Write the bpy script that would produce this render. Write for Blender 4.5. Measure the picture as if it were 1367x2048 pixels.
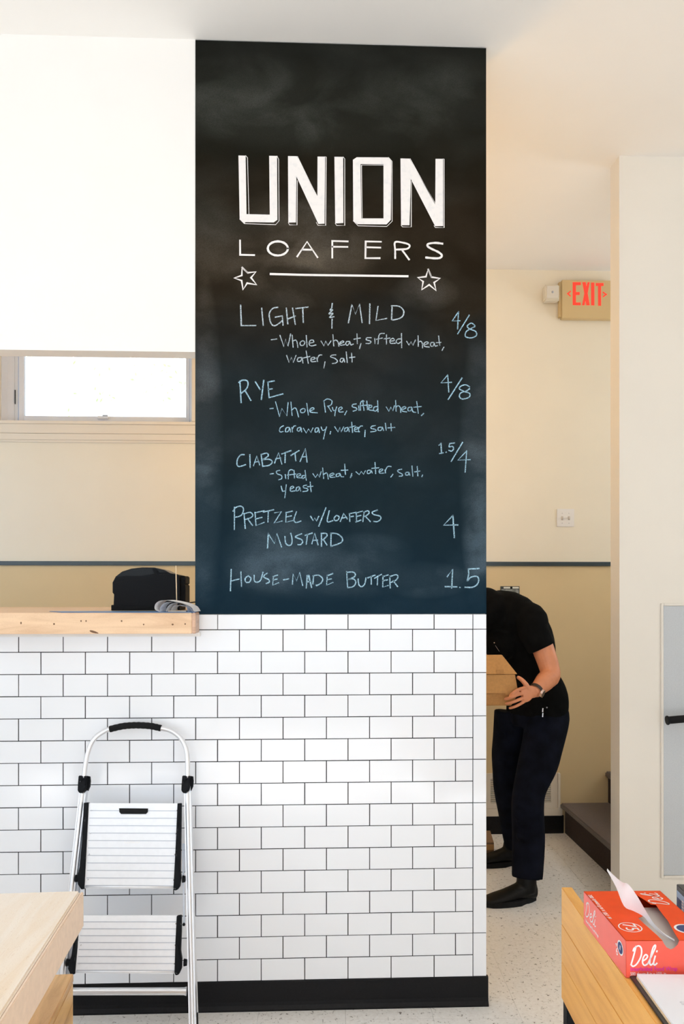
import bpy, bmesh, math, random
from mathutils import Vector, Matrix, Quaternion
from mathutils.geometry import tessellate_polygon
random.seed(7)
C = bpy.context.scene.collection
for o in list(bpy.data.objects): bpy.data.objects.remove(o)
PI = math.pi

# ---------------------------------------------------------------- camera
FPX, YAW, PIT = 1600.0, 0.041, 0.0018
CAM = Vector((-0.5864, -2.8518, 1.4933))
cd = bpy.data.cameras.new('camera'); cam = bpy.data.objects.new('camera', cd); C.objects.link(cam)
bpy.context.scene.camera = cam
cam.location = CAM; cam.rotation_euler = (PI/2 + PIT, 0, -YAW)
cd.sensor_fit = 'VERTICAL'; cd.sensor_height = 36.0; cd.lens = 36.0*FPX/2048; cd.shift_y = 150.2/2048
cd.clip_start = .05; cd.clip_end = 200
# ---------------------------------------------------------------- world, exposure
sc = bpy.context.scene
sc.view_settings.view_transform = 'Standard'; sc.view_settings.look = 'None'
sc.view_settings.gamma = 1; sc.view_settings.use_curve_mapping = False
sc.view_settings.exposure = -1.36
w = bpy.data.worlds.new('world'); sc.world = w; w.use_nodes = True
bg = w.node_tree.nodes['Background']; bg.inputs[0].default_value = (.84, .92, 1.0, 1); bg.inputs[1].default_value = 4.5
sc.cycles.max_bounces = 10; sc.cycles.diffuse_bounces = 6
try: sc.cycles.use_denoising = True
except Exception: pass
# ---------------------------------------------------------------- lights
def area(name, loc, target, sx, sy, power, col):
    l = bpy.data.lights.new(name, 'AREA'); l.shape = 'RECTANGLE'; l.size = sx; l.size_y = sy
    l.energy = power; l.color = col
    o = bpy.data.objects.new(name, l); C.objects.link(o); o.location = loc
    o.rotation_euler = (Vector(target)-Vector(loc)).to_track_quat('-Z', 'Y').to_euler(); return o
def lamp(name, loc, r, power, col):
    l = bpy.data.lights.new(name, 'POINT'); l.shadow_soft_size = r; l.energy = power; l.color = col
    o = bpy.data.objects.new(name, l); C.objects.link(o); o.location = loc; return o
COOL = (.70, .85, 1.0); WARM = (1.0, .56, .15)
area('shop_window_light', (-.6, -6.15, 1.75), (-.3, 0, 1.3), 5.2, 2.3, 52, COOL)
area('side_window_light', (-3.55, -2.6, 1.7), (0, -2.0, 2.2), 3.2, 2.2, 45, COOL)
area('left_cool_fill', (-3.6, .9, 1.9), (-1.5, 1.98, 1.8), 1.4, 1.2, 42, (.58, .78, 1.0))  # added cool light for the back wall's left end; no window there
lamp('back_room_lamp', (-.42, .95, 2.45), .14, 44, WARM)

area('stair_cool_fill', (2.85, 1.35, 2.3), (.9, 1.98, 2.45), .9, 1.0, 46, (.80, .90, 1.0))  # added to cool the back wall beside the stairs, no window behind it
sun = bpy.data.lights.new('sun', 'SUN'); sun.energy = 95; sun.angle = .01; sun.color = (.96, .97, 1)
so = bpy.data.objects.new('sun', sun); C.objects.link(so); so.rotation_euler = Vector((.12, .78, -.62)).to_track_quat('-Z', 'Y').to_euler()
lamp('dining_fill', (.7, -3.6, 2.2), .2, 22, (1, .93, .86))  # added point fill to lift the ceiling and front room, no fixture

# ---------------------------------------------------------------- helpers
R_ = Vector((math.cos(YAW), -math.sin(YAW), 0)); F0 = Vector((math.sin(YAW), math.cos(YAW), 0)); UP = Vector((0, 0, 1))
FW = F0*math.cos(PIT)+UP*math.sin(PIT); UU = UP*math.cos(PIT)-F0*math.sin(PIT)
def ray(px, py): return FW*FPX + R_*(px-683.5) - UU*(py-1174.2)
def at(px, py, Y):
    d = ray(px, py); return CAM + d*((Y-CAM.y)/d.y)
def atz(px, py, z):
    d = ray(px, py); return CAM + d*((z-CAM.z)/d.z)
def on(px, py, p0, n):
    d = ray(px, py); return CAM + d*((p0-CAM).dot(n)/d.dot(n))

def new(name, bm, mat, parent=None, smooth=False, bev=0, mats=None):
    if bev:
        bmesh.ops.bevel(bm, geom=bm.edges[:], offset=bev, segments=2, affect='EDGES', clamp_overlap=True)
    bmesh.ops.recalc_face_normals(bm, faces=bm.faces[:])
    me = bpy.data.meshes.new(name); bm.to_mesh(me); bm.free()
    for m in (mats or [mat]): me.materials.append(m)
    if smooth:
        for p in me.polygons: p.use_smooth = True
        if smooth == 'auto':
            try: me.set_sharp_from_angle(angle=math.radians(35))
            except Exception: pass
    o = bpy.data.objects.new(name, me); C.objects.link(o)
    if parent is not None:
        o.parent = parent
        o.matrix_parent_inverse = parent.matrix_world.inverted() if parent.type == 'EMPTY' and False else Matrix()
        o.location = -Vector(parent.location) if parent.get('wo') else (0, 0, 0)
        if parent.get('wo') is None and parent.parent is None: pass
    return o
# every thing is an Empty whose parts are modelled in world coordinates; 'origin' shifts them back to the Empty's base
def thing(name, label, cat, loc=(0, 0, 0), group=None):
    o = bpy.data.objects.new(name, None); C.objects.link(o); o.location = loc; o.empty_display_size = .1
    o['label'] = label; o['category'] = cat
    if group: o['group'] = group
    return o
def part(name, bm, mat, parent, **k):
    o = new(name, bm, mat, None, **k)
    o.parent = parent
    off = Vector((0, 0, 0)); p = parent
    if p.parent is None: off = -Vector(p.location)
    o.location = off; return o
def tag(o, label, cat, group=None):
    o['label'] = label; o['category'] = cat
    if group: o['group'] = group
    return o
def struct(name, bm, mat, **k):
    o = new(name, bm, mat, None, **k); o['kind'] = 'structure'; return o

def box(bm, a, b):
    x0, y0, z0 = a; x1, y1, z1 = b
    vs = [bm.verts.new(p) for p in ((x0,y0,z0),(x1,y0,z0),(x1,y1,z0),(x0,y1,z0),(x0,y0,z1),(x1,y0,z1),(x1,y1,z1),(x0,y1,z1))]
    for f in ((0,3,2,1),(4,5,6,7),(0,1,5,4),(1,2,6,5),(2,3,7,6),(3,0,4,7)): bm.faces.new([vs[i] for i in f])
    return vs
def obox(bm, o, u, v, n):           # oriented box: corner o and three edge vectors
    vs = [bm.verts.new(o+a*u+b*v+c*n) for c in (0,1) for a, b in ((0,0),(1,0),(1,1),(0,1))]
    for f in ((0,3,2,1),(4,5,6,7),(0,1,5,4),(1,2,6,5),(2,3,7,6),(3,0,4,7)): bm.faces.new([vs[i] for i in f])
    return vs
def bmn(): return bmesh.new()
def boxm(a, b):
    bm = bmn(); box(bm, a, b); return bm
def prism(bm, pts, n):              # polygon (list of Vectors) pushed along n
    bot = [bm.verts.new(p) for p in pts]; top = [bm.verts.new(p+n) for p in pts]; k = len(pts)
    for t in tessellate_polygon([pts]):
        try: bm.faces.new([bot[i] for i in t]); bm.faces.new([top[i] for i in reversed(t)])
        except ValueError: pass
    for i in range(k): bm.faces.new((bot[i], bot[(i+1) % k], top[(i+1) % k], top[i]))
def catmull(P, n=6, closed=False):
    out = []; k = len(P)
    rng = range(k if closed else k-1)
    for i in rng:
        p0 = P[(i-1) % k] if closed or i > 0 else P[0]; p1 = P[i]; p2 = P[(i+1) % k]
        p3 = P[(i+2) % k] if closed or i+2 < k else P[-1]
        for j in range(n):
            t = j/n
            out.append(.5*((2*p1)+(p2-p0)*t+(2*p0-5*p1+4*p2-p3)*t*t+(3*p1-p0-3*p2+p3)*t**3))
    if not closed: out.append(P[-1])
    return out
def tube(bm, P, r, seg=10, cap=True, closed=False):
    """round tube through points; r number or list"""
    P = [Vector(p) for p in P]; k = len(P); rs = r if isinstance(r, (list, tuple)) else [r]*k
    rings = []; prev = None
    for i, p in enumerate(P):
        a = P[i-1] if i else P[0]; b = P[i+1] if i < k-1 else P[-1]
        t = (b-a).normalized()
        if prev is None:
            h = Vector((0,0,1)) if abs(t.z) < .9 else Vector((1,0,0)); u = t.cross(h).normalized()
        else:
            u = (prev - t*prev.dot(t)).normalized()
        prev = u; v = t.cross(u)
        rings.append([bm.verts.new(p+(u*math.cos(2*PI*j/seg)+v*math.sin(2*PI*j/seg))*rs[i]) for j in range(seg)])
    for i in range(k-1):
        for j in range(seg): bm.faces.new((rings[i][j], rings[i][(j+1) % seg], rings[i+1][(j+1) % seg], rings[i+1][j]))
    if cap: bm.faces.new(rings[0][::-1]); bm.faces.new(rings[-1])
def loft(bm, secs, seg=24):
    """secs: (centre, axisA, axisB) ellipse sections; closed with rounded caps"""
    rings = []
    def ring(c, A, B): return [bm.verts.new(c+A*math.cos(2*PI*j/seg)+B*math.sin(2*PI*j/seg)) for j in range(seg)]
    S = list(secs)
    for i, (c, A, B) in enumerate(S): rings.append(ring(c, A, B))
    for i in range(len(rings)-1):
        for j in range(seg): bm.faces.new((rings[i][j], rings[i][(j+1) % seg], rings[i+1][(j+1) % seg], rings[i+1][j]))
    bm.faces.new(rings[0][::-1]); bm.faces.new(rings[-1])
def ball(bm, c, r, seg=16, M=None):
    m = Matrix.Translation(c) @ (M or Matrix()) @ Matrix.Diagonal((*(r if hasattr(r, '__len__') else (r, r, r)), 1))
    bmesh.ops.create_uvsphere(bm, u_segments=seg, v_segments=seg//2+2, radius=1, matrix=m)
def remesh(name, bm, mat, parent, voxel, smooth_it=4, mats=None):
    """fuses overlapping closed volumes into one continuous skin"""
    bmesh.ops.recalc_face_normals(bm, faces=bm.faces[:])
    me = bpy.data.meshes.new('t'); bm.to_mesh(me); bm.free()
    o = bpy.data.objects.new('t', me); C.objects.link(o)
    m = o.modifiers.new('r', 'REMESH'); m.mode = 'VOXEL'; m.voxel_size = voxel; m.use_smooth_shade = True
    s = o.modifiers.new('s', 'SMOOTH'); s.factor = .5; s.iterations = smooth_it
    dg = bpy.context.evaluated_depsgraph_get(); dg.update()
    me2 = bpy.data.meshes.new_from_object(o.evaluated_get(dg)); me2.name = name
    bpy.data.objects.remove(o); bpy.data.meshes.remove(me)
    me2.materials.clear()
    for mm in (mats or [mat]): me2.materials.append(mm)
    for p in me2.polygons: p.use_smooth = True
    ob = bpy.data.objects.new(name, me2); C.objects.link(ob); ob.parent = parent
    ob.location = -Vector(parent.location); return ob

# ---------------------------------------------------------------- materials
def mat(name, col, rough=.6, metal=0, spec=.5, noise=0, nscale=20, bump=0, bscale=60, coat=0, emit=None, estr=0, sheen=0, stretch=None):
    m = bpy.data.materials.new(name); m.use_nodes = True; nt = m.node_tree; b = nt.nodes['Principled BSDF']
    b.inputs['Base Color'].default_value = (*col, 1); b.inputs['Roughness'].default_value = rough
    b.inputs['Metallic'].default_value = metal; b.inputs['Specular IOR Level'].default_value = spec
    b.inputs['Coat Weight'].default_value = coat
    if sheen: b.inputs['Sheen Weight'].default_value = sheen
    if emit: b.inputs['Emission Color'].default_value = (*emit, 1); b.inputs['Emission Strength'].default_value = estr
    tc = nt.nodes.new('ShaderNodeTexCoord'); mp = nt.nodes.new('ShaderNodeMapping')
    nt.links.new(tc.outputs['Object'], mp.inputs[0])
    if stretch: mp.inputs['Scale'].default_value = stretch
    if noise:
        n = nt.nodes.new('ShaderNodeTexNoise'); n.inputs['Scale'].default_value = nscale; n.inputs['Detail'].default_value = 5
        nt.links.new(mp.outputs[0], n.inputs[0])
        r = nt.nodes.new('ShaderNodeValToRGB'); nt.links.new(n.outputs[0], r.inputs[0])
        r.color_ramp.elements[0].position = .3; r.color_ramp.elements[1].position = .7
        r.color_ramp.elements[0].color = (*[c*(1-noise) for c in col], 1)
        r.color_ramp.elements[1].color = (*[min(1, c*(1+noise)) for c in col], 1)
        nt.links.new(r.outputs[0], b.inputs['Base Color'])
    if bump:
        n2 = nt.nodes.new('ShaderNodeTexNoise'); n2.inputs['Scale'].default_value = bscale; n2.inputs['Detail'].default_value = 4
        nt.links.new(mp.outputs[0], n2.inputs[0])
        bp = nt.nodes.new('ShaderNodeBump'); bp.inputs['Strength'].default_value = bump; bp.inputs['Distance'].default_value = .002
        nt.links.new(n2.outputs[0], bp.inputs['Height']); nt.links.new(bp.outputs[0], b.inputs['Normal'])
    return m
def wood(name, light, dark, scale=(1.2, 14, 14), rough=.38, knots=True, rot=(0, 0, 0)):
    m = bpy.data.materials.new(name); m.use_nodes = True; nt = m.node_tree; b = nt.nodes['Principled BSDF']
    b.inputs['Roughness'].default_value = rough
    tc = nt.nodes.new('ShaderNodeTexCoord'); mp = nt.nodes.new('ShaderNodeMapping'); mp.inputs['Scale'].default_value = scale
    mp.inputs['Rotation'].default_value = rot
    nt.links.new(tc.outputs['Object'], mp.inputs[0])
    n = nt.nodes.new('ShaderNodeTexNoise'); n.inputs['Scale'].default_value = 2.2; n.inputs['Detail'].default_value = 8; n.inputs['Distortion'].default_value = 1.3
    nt.links.new(mp.outputs[0], n.inputs[0])
    r = nt.nodes.new('ShaderNodeValToRGB'); e = r.color_ramp.elements
    e[0].position = .32; e[0].color = (*dark, 1); e[1].position = .6; e[1].color = (*light, 1)
    x = r.color_ramp.elements.new(.45); x.color = (*[(a*.6+c*.4) for a, c in zip(light, dark)], 1)
    nt.links.new(n.outputs[0], r.inputs[0])
    # fine growth-ring lines
    w_ = nt.nodes.new('ShaderNodeTexNoise'); w_.inputs['Scale'].default_value = 5; w_.inputs['Detail'].default_value = 2; w_.inputs['Distortion'].default_value = 2.5
    nt.links.new(mp.outputs[0], w_.inputs[0])
    mm = nt.nodes.new('ShaderNodeMath'); mm.operation = 'MULTIPLY'; mm.inputs[1].default_value = 22; nt.links.new(w_.outputs[0], mm.inputs[0])
    fr = nt.nodes.new('ShaderNodeMath'); fr.operation = 'FRACT'; nt.links.new(mm.outputs[0], fr.inputs[0])
    cr = nt.nodes.new('ShaderNodeValToRGB'); cr.color_ramp.elements[0].color = (.80, .72, .64, 1); cr.color_ramp.elements[1].color = (1, 1, 1, 1)
    cr.color_ramp.elements[1].position = .18
    nt.links.new(fr.outputs[0], cr.inputs[0])
    mx = nt.nodes.new('ShaderNodeMix'); mx.data_type = 'RGBA'; mx.blend_type = 'MULTIPLY'; mx.inputs[0].default_value = .8
    nt.links.new(r.outputs[0], mx.inputs[6]); nt.links.new(cr.outputs[0], mx.inputs[7])
    nt.links.new(mx.outputs[2], b.inputs['Base Color'])
    return m
def lin(r, g, b): return tuple(((c/255+.055)/1.055)**2.4 if c > 10 else c/255/12.92 for c in (r, g, b))

M = {}
M['ceil'] = mat('ceiling_paint', (.90, .88, .85), .8, noise=.01, nscale=3)
M['wall_up'] = mat('cream_wall_paint', (.86, .80, .67), .42, noise=.015, nscale=4, bump=.08, bscale=250)
M['wall_low'] = mat('tan_wall_paint', (.72, .57, .33), .45, noise=.02, nscale=4, bump=.08, bscale=250)
M['white_wall'] = mat('white_wall_paint', (.88, .86, .83), .6, noise=.01, nscale=4)
M['side_wall'] = mat('pale_wall_paint', (.80, .76, .69), .35, noise=.015, nscale=3, bump=.06, bscale=250)
M['tile'] = mat('white_glazed_tile', (.88, .905, .95), .12, spec=.5)
M['grout'] = mat('charcoal_grout', (.012, .013, .016), .9, noise=.3, nscale=80)
M['base'] = mat('black_vinyl_base', (.005, .005, .006), .5, spec=.2, noise=.4, nscale=140)
M['rail'] = mat('slate_blue_gloss_paint', (.035, .060, .075), .22)
M['maple'] = wood('maple_wood', (.84, .60, .39), (.70, .46, .28), (1.4, 10, 10))
M['pale_wood'] = wood('pale_table_wood', (.96, .86, .74), (.92, .77, .60), (10, 1.2, 10), rough=.22)
M['end_grain'] = wood('end_grain_wood', (.66, .43, .30), (.50, .30, .20), (3, 3, 30))
M['honey'] = wood('honey_wood', (.86, .45, .11), (.72, .33, .07), (12, 1.0, 12), rough=.45)
M['bench'] = wood('amber_bench_wood', (.80, .50, .20), (.50, .26, .08), (10, 1.0, 10), rough=.3)
M['trimw'] = mat('white_trim', (.85, .85, .85), .45)
M['cream_trim'] = mat('cream_trim_paint', (.84, .77, .66), .4)
M['vinyl'] = mat('white_window_vinyl', (.86, .90, .98), .35)
M['alu'] = mat('brushed_aluminium', (.80, .82, .86), .33, metal=.75, noise=.04, nscale=40, stretch=(1, 30, 30))
M['alu2'] = mat('satin_aluminium_tread', (.84, .86, .90), .42, metal=.35, noise=.02, nscale=60)
M['alud'] = mat('dull_aluminium', (.45, .48, .54), .4, metal=.8)
M['plastic'] = mat('black_plastic', (.006, .007, .009), .6, spec=.12, noise=.3, nscale=300, bump=.3, bscale=900)
M['rubber'] = mat('black_rubber', (.008, .008, .009), .8, spec=.2)
M['steel'] = mat('steel', (.6, .6, .62), .25, metal=1)
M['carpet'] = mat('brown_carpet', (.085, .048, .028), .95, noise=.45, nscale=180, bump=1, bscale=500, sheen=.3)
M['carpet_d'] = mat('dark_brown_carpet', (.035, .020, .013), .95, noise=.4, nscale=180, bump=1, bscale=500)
M['paper'] = mat('white_paper', (.88, .88, .90), .7)
M['kraft'] = mat('kraft_card', lin(186, 138, 82), .8, noise=.08, nscale=90)
M['kraft2'] = mat('kraft_card_b', lin(176, 128, 74), .8, noise=.08, nscale=90)
M['shirt'] = mat('black_cotton', (.003, .003, .003), .95, spec=.1, noise=.5, nscale=25, bump=.5, bscale=160)
M['jeans'] = mat('dark_indigo_denim', (.004, .005, .010), .95, spec=.1, noise=.55, nscale=16, bump=.5, bscale=300)
M['boot'] = mat('black_leather', (.003, .003, .003), .45, spec=.2, bump=.3, bscale=60)
M['skin'] = mat('skin', lin(204, 134, 96), .5, noise=.09, nscale=22)
M['hair'] = mat('dark_hair', (.03, .018, .010), .6, bump=.8, bscale=200)
M['chalkw'] = None

# ================================================================= CHALK BOARD MATERIALS
def chalk_board():
    m = bpy.data.materials.new('chalkboard_paint'); m.use_nodes = True; nt = m.node_tree; N = nt.nodes; L = nt.links
    b = N['Principled BSDF']; b.inputs['Roughness'].default_value = .75; b.inputs['Specular IOR Level'].default_value = .06
    tc = N.new('ShaderNodeTexCoord'); sep = N.new('ShaderNodeSeparateXYZ'); L.new(tc.outputs['Object'], sep.inputs[0])
    def math_(op, a, b_=None, clamp=False):
        n = N.new('ShaderNodeMath'); n.operation = op; n.use_clamp = clamp
        for i, v in enumerate((a, b_)):
            if v is None: continue
            if isinstance(v, (int, float)): n.inputs[i].default_value = v
            else: L.new(v, n.inputs[i])
        return n.outputs[0]
    def noise(scale, detail=4, st=None, dist=0):
        n = N.new('ShaderNodeTexNoise'); n.inputs['Scale'].default_value = scale; n.inputs['Detail'].default_value = detail; n.inputs['Distortion'].default_value = dist
        if st:
            mp = N.new('ShaderNodeMapping'); mp.inputs['Scale'].default_value = st; L.new(tc.outputs['Object'], mp.inputs[0]); L.new(mp.outputs[0], n.inputs[0])
        else: L.new(tc.outputs['Object'], n.inputs[0])
        return n.outputs[0]
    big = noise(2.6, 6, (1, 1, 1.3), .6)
    # board colour by height: dark teal below, brownish black above, along a wavering height
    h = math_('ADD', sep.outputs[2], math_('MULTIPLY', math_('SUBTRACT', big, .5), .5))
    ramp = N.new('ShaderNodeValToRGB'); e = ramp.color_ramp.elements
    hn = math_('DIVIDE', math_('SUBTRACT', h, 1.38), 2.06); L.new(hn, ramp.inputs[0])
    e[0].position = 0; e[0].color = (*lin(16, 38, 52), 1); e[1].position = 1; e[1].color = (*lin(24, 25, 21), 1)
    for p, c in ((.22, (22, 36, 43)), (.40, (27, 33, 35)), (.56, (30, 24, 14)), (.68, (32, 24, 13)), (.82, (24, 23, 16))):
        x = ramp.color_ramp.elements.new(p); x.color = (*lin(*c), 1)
    dust = N.new('ShaderNodeValToRGB'); e = dust.color_ramp.elements
    e[0].position = .44; e[0].color = (0, 0, 0, 1); e[1].position = .74; e[1].color = (1, 1, 1, 1)
    sw = noise(3.6, 6, (1, 1, 1.5), .35); L.new(sw, dust.inputs[0])
    grain = noise(420, 2)
    # smeared patches: centre x, z, radii, strength
    tot = None
    def at_(px, py): p = at(px, py, -.004); return p.x, p.z
    for (px, py, rx, ry, s) in ((600, 540, .20, .10, .55), (640, 470, .22, .10, .5), (560, 1110, .16, .10, .7), (640, 1150, .25, .07, .5),
                                (735, 1110, .12, .06, .55), (850, 1160, .12, .05, .6), (408, 900, .05, .45, .75), (955, 940, .05, .38, .8), (960, 1080, .05, .12, .6),
                                (520, 200, .30, .12, .35), (860, 200, .25, .10, .35), (640, 270, .3, .06, .3), (850, 585, .09, .05, .5), (560, 440, .12, .08, .4), (430, 480, .12, .12, .3)):
        cx, cz = at_(px, py)
        dx = math_('DIVIDE', math_('SUBTRACT', sep.outputs[0], cx), rx); dz = math_('DIVIDE', math_('SUBTRACT', sep.outputs[2], cz), ry)
        d = math_('ADD', math_('MULTIPLY', dx, dx), math_('MULTIPLY', dz, dz))
        g = math_('MULTIPLY', math_('SUBTRACT', 1.0, math_('MULTIPLY', d, .5), True), s)
        tot = g if tot is None else math_('ADD', tot, g)
    amt = math_('MULTIPLY', math_('MULTIPLY', tot, math_('ADD', math_('MULTIPLY', dust.outputs[0], .9), .25)), math_('ADD', math_('MULTIPLY', grain, 1.2), .2))
    amt = math_('ADD', math_('MULTIPLY', amt, .26), math_('MULTIPLY', math_('MULTIPLY', dust.outputs[0], grain), .05), True)
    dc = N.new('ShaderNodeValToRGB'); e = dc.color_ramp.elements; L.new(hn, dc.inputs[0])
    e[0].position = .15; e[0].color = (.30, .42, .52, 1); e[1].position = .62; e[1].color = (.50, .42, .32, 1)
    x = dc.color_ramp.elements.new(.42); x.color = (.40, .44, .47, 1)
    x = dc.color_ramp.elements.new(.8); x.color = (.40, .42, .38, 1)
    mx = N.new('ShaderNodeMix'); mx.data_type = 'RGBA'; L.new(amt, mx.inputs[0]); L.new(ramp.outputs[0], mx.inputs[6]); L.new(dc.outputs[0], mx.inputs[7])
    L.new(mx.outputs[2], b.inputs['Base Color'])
    bp = N.new('ShaderNodeBump'); bp.inputs['Strength'].default_value = .25; bp.inputs['Distance'].default_value = .001; L.new(grain, bp.inputs['Height']); L.new(bp.outputs[0], b.inputs['Normal'])
    return m
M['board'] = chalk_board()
def chalk(name, col, worn, lo=.35, hi=.62, scale=520):
    m = bpy.data.materials.new(name); m.use_nodes = True; nt = m.node_tree; b = nt.nodes['Principled BSDF']; b.inputs['Roughness'].default_value = .95
    b.inputs['Specular IOR Level'].default_value = .1
    tc = nt.nodes.new('ShaderNodeTexCoord'); n = nt.nodes.new('ShaderNodeTexNoise'); n.inputs['Scale'].default_value = scale; n.inputs['Detail'].default_value = 2
    nt.links.new(tc.outputs['Object'], n.inputs[0]); r = nt.nodes.new('ShaderNodeValToRGB'); nt.links.new(n.outputs[0], r.inputs[0])
    r.color_ramp.elements[0].position = lo; r.color_ramp.elements[0].color = (*worn, 1)
    r.color_ramp.elements[1].position = hi; r.color_ramp.elements[1].color = (*col, 1)
    nt.links.new(r.outputs[0], b.inputs['Base Color']); return m
M['cw'] = chalk('white_paint_marker', (.86, .82, .80), (.76, .74, .74), .2, .5, 60)
M['cb'] = chalk('blue_white_chalk', lin(176, 216, 236), lin(84, 108, 122))
M['cp'] = chalk('pale_chalk', lin(206, 222, 232), lin(100, 108, 112))

# ================================================================= SETTING
H = 3.439; YB = 1.979; XL, XR = -.9888, .0485
XMIN, XMAX, YMIN = -3.7, 3.0, -6.3
bm = boxm((XMIN, YMIN, -.1), (XMAX, YB+.1, -.003)); M['floorbase'] = mat('floor_seams', (.22, .20, .17), .7)
floor = struct('floor', bm, M['floorbase'])
# vinyl floor tiles, each its own part
def vct():
    m = bpy.data.materials.new('speckled_vinyl_tile'); m.use_nodes = True; nt = m.node_tree; b = nt.nodes['Principled BSDF']; b.inputs['Roughness'].default_value = .28
    tc = nt.nodes.new('ShaderNodeTexCoord'); n = nt.nodes.new('ShaderNodeTexNoise'); n.inputs['Scale'].default_value = 75; n.inputs['Detail'].default_value = 3; n.inputs['Distortion'].default_value = 1
    geo = nt.nodes.new('ShaderNodeNewGeometry')
    nt.links.new(geo.outputs['Position'], n.inputs[0]); r = nt.nodes.new('ShaderNodeValToRGB'); nt.links.new(n.outputs[0], r.inputs[0])
    e = r.color_ramp.elements; e[0].position = .30; e[0].color = (.16, .14, .12, 1); e[1].position = .72; e[1].color = (.93, .91, .88, 1)
    x = e.new(.36); x.color = (.84, .81, .77, 1)
    nt.links.new(r.outputs[0], b.inputs['Base Color']); return m
M['vct'] = vct()
T = .3048
bm = bmn(); box(bm, (-T/2+.0004, -T/2+.0004, -.003), (T/2-.0004, T/2-.0004, 0)); 
tm = bpy.data.meshes.new('floor_tile'); bm.to_mesh(tm); bm.free(); tm.materials.append(M['vct'])
rot = -.03; o0 = atz(1098, 1851, 0)
for i in range(-9, 8):
    for j in range(-13, 8):
        v = Vector((T*(i+.5), T*j, 0)); v.rotate(Quaternion((0, 0, 1), rot)); p = o0+v
        if XMIN+.25 < p.x < 2.3 and -3.6 < p.y < YB-.1:
            o = bpy.data.objects.new('floor_tile', tm); C.objects.link(o); o.parent = floor; o.location = (p.x, p.y, 0); o.rotation_euler = (0, 0, rot)
bm = bmn(); box(bm, (XMIN, YMIN, H), (XMAX, YB+.1, H+.1)); struct('ceiling', bm, M['ceil'])

# back wall with window opening
WX0 = at(2, 780, YB).x; WX1 = at(384, 780, YB).x; WZ0 = at(200, 843, YB).z; WZ1 = 3.18
RZ0, RZ1 = at(200, 1131, YB).z, at(200, 1122.5, YB).z
bm = bmn()
box(bm, (XMIN, YB, 0), (XMAX, YB+.16, RZ0))
new_low = struct('wall_back', bm, M['wall_low'])
bm = bmn()
for a, b in (((XMIN, YB, RZ0), (XMAX, YB+.16, WZ0)), ((XMIN, YB, WZ1), (XMAX, YB+.16, H)), ((XMIN, YB, WZ0), (WX0, YB+.16, WZ1)), ((WX1, YB, WZ0), (XMAX, YB+.16, WZ1))): box(bm, a, b)
bmesh.ops.remove_doubles(bm, verts=bm.verts[:], dist=1e-5)
part('upper_wall_paint', bm, M['wall_up'], new_low)
bm = bmn(); box(bm, (XMIN+.1, YB-.016, RZ0), (XMAX, YB+.001, RZ1)); struct('trim_1', bm, M['rail'], bev=.004)
bm = bmn(); box(bm, (XMIN, YB-.010, 0), (at(1126, 1650, YB).x, YB, at(1000, 1631, YB).z)); struct('baseboard_back', bm, M['base'], bev=.003)
# other outer walls (left wall and front wall carry the window openings the daylight comes through)
def wall_with_hole(x0, x1, z0, z1, hx0, hx1, hz0, hz1, mk):
    bm = bmn()
    for a in ((x0, x1, z0, hz0), (x0, x1, hz1, z1), (x0, hx0, hz0, hz1), (hx1, x1, hz0, hz1)): mk(bm, *a)
    return bm
struct('wall_left', wall_with_hole(YMIN, YB, 0, H, -4.2, -1.0, .6, 2.8, lambda bm, a, b, c, d: box(bm, (XMIN-.1, a, c), (XMIN, b, d))), M['white_wall'])
struct('wall_front', wall_with_hole(XMIN, XMAX, 0, H, -3.2, 2.0, .6, 2.9, lambda bm, a, b, c, d: box(bm, (a, YMIN-.1, c), (b, YMIN, d))), M['white_wall'])
struct('wall_right', boxm((XMAX, YMIN, 0), (XMAX+.1, YB+.1, H)), M['side_wall'])
# mullions of the big windows behind the viewpoint
bm = bmn()
for x in (-1.9, -.6, .7): box(bm, (x-.03, YMIN-.08, .6), (x+.03, YMIN-.02, 2.9))
box(bm, (-3.2, YMIN-.08, 1.72), (2.0, YMIN-.02, 1.78)); struct('window_2', bm, M['trimw'])
bm = bmn()
for y in (-3.1, -2.1): box(bm, (XMIN-.08, y-.03, .6), (XMIN-.02, y+.03, 2.8))
struct('window_3', bm, M['trimw'])

# right partition (stub wall beside the stairs)
PX = at(1238, 1000, .687).x
bm = boxm((PX, .687, 0), (XMAX, .793, H)); struct('wall_partition_right', bm, M['side_wall'])

# main partition: pillar, half wall under the counter, header over the opening
CZ0, CZ1 = 1.339, 1.411
HB = at(200, 702, 0).z
bm = bmn()
box(bm, (XMIN, .0085, 0), (XR, .12, CZ0)); box(bm, (XL, .0085, CZ0), (XR-.001, .12, H)); 
part_wall = struct('wall_partition', bm, M['side_wall'])
bm = bmn(); box(bm, (XMIN, -.002, HB), (XL, .078, H)); part('header', bm, M['white_wall'], part_wall)
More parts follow.
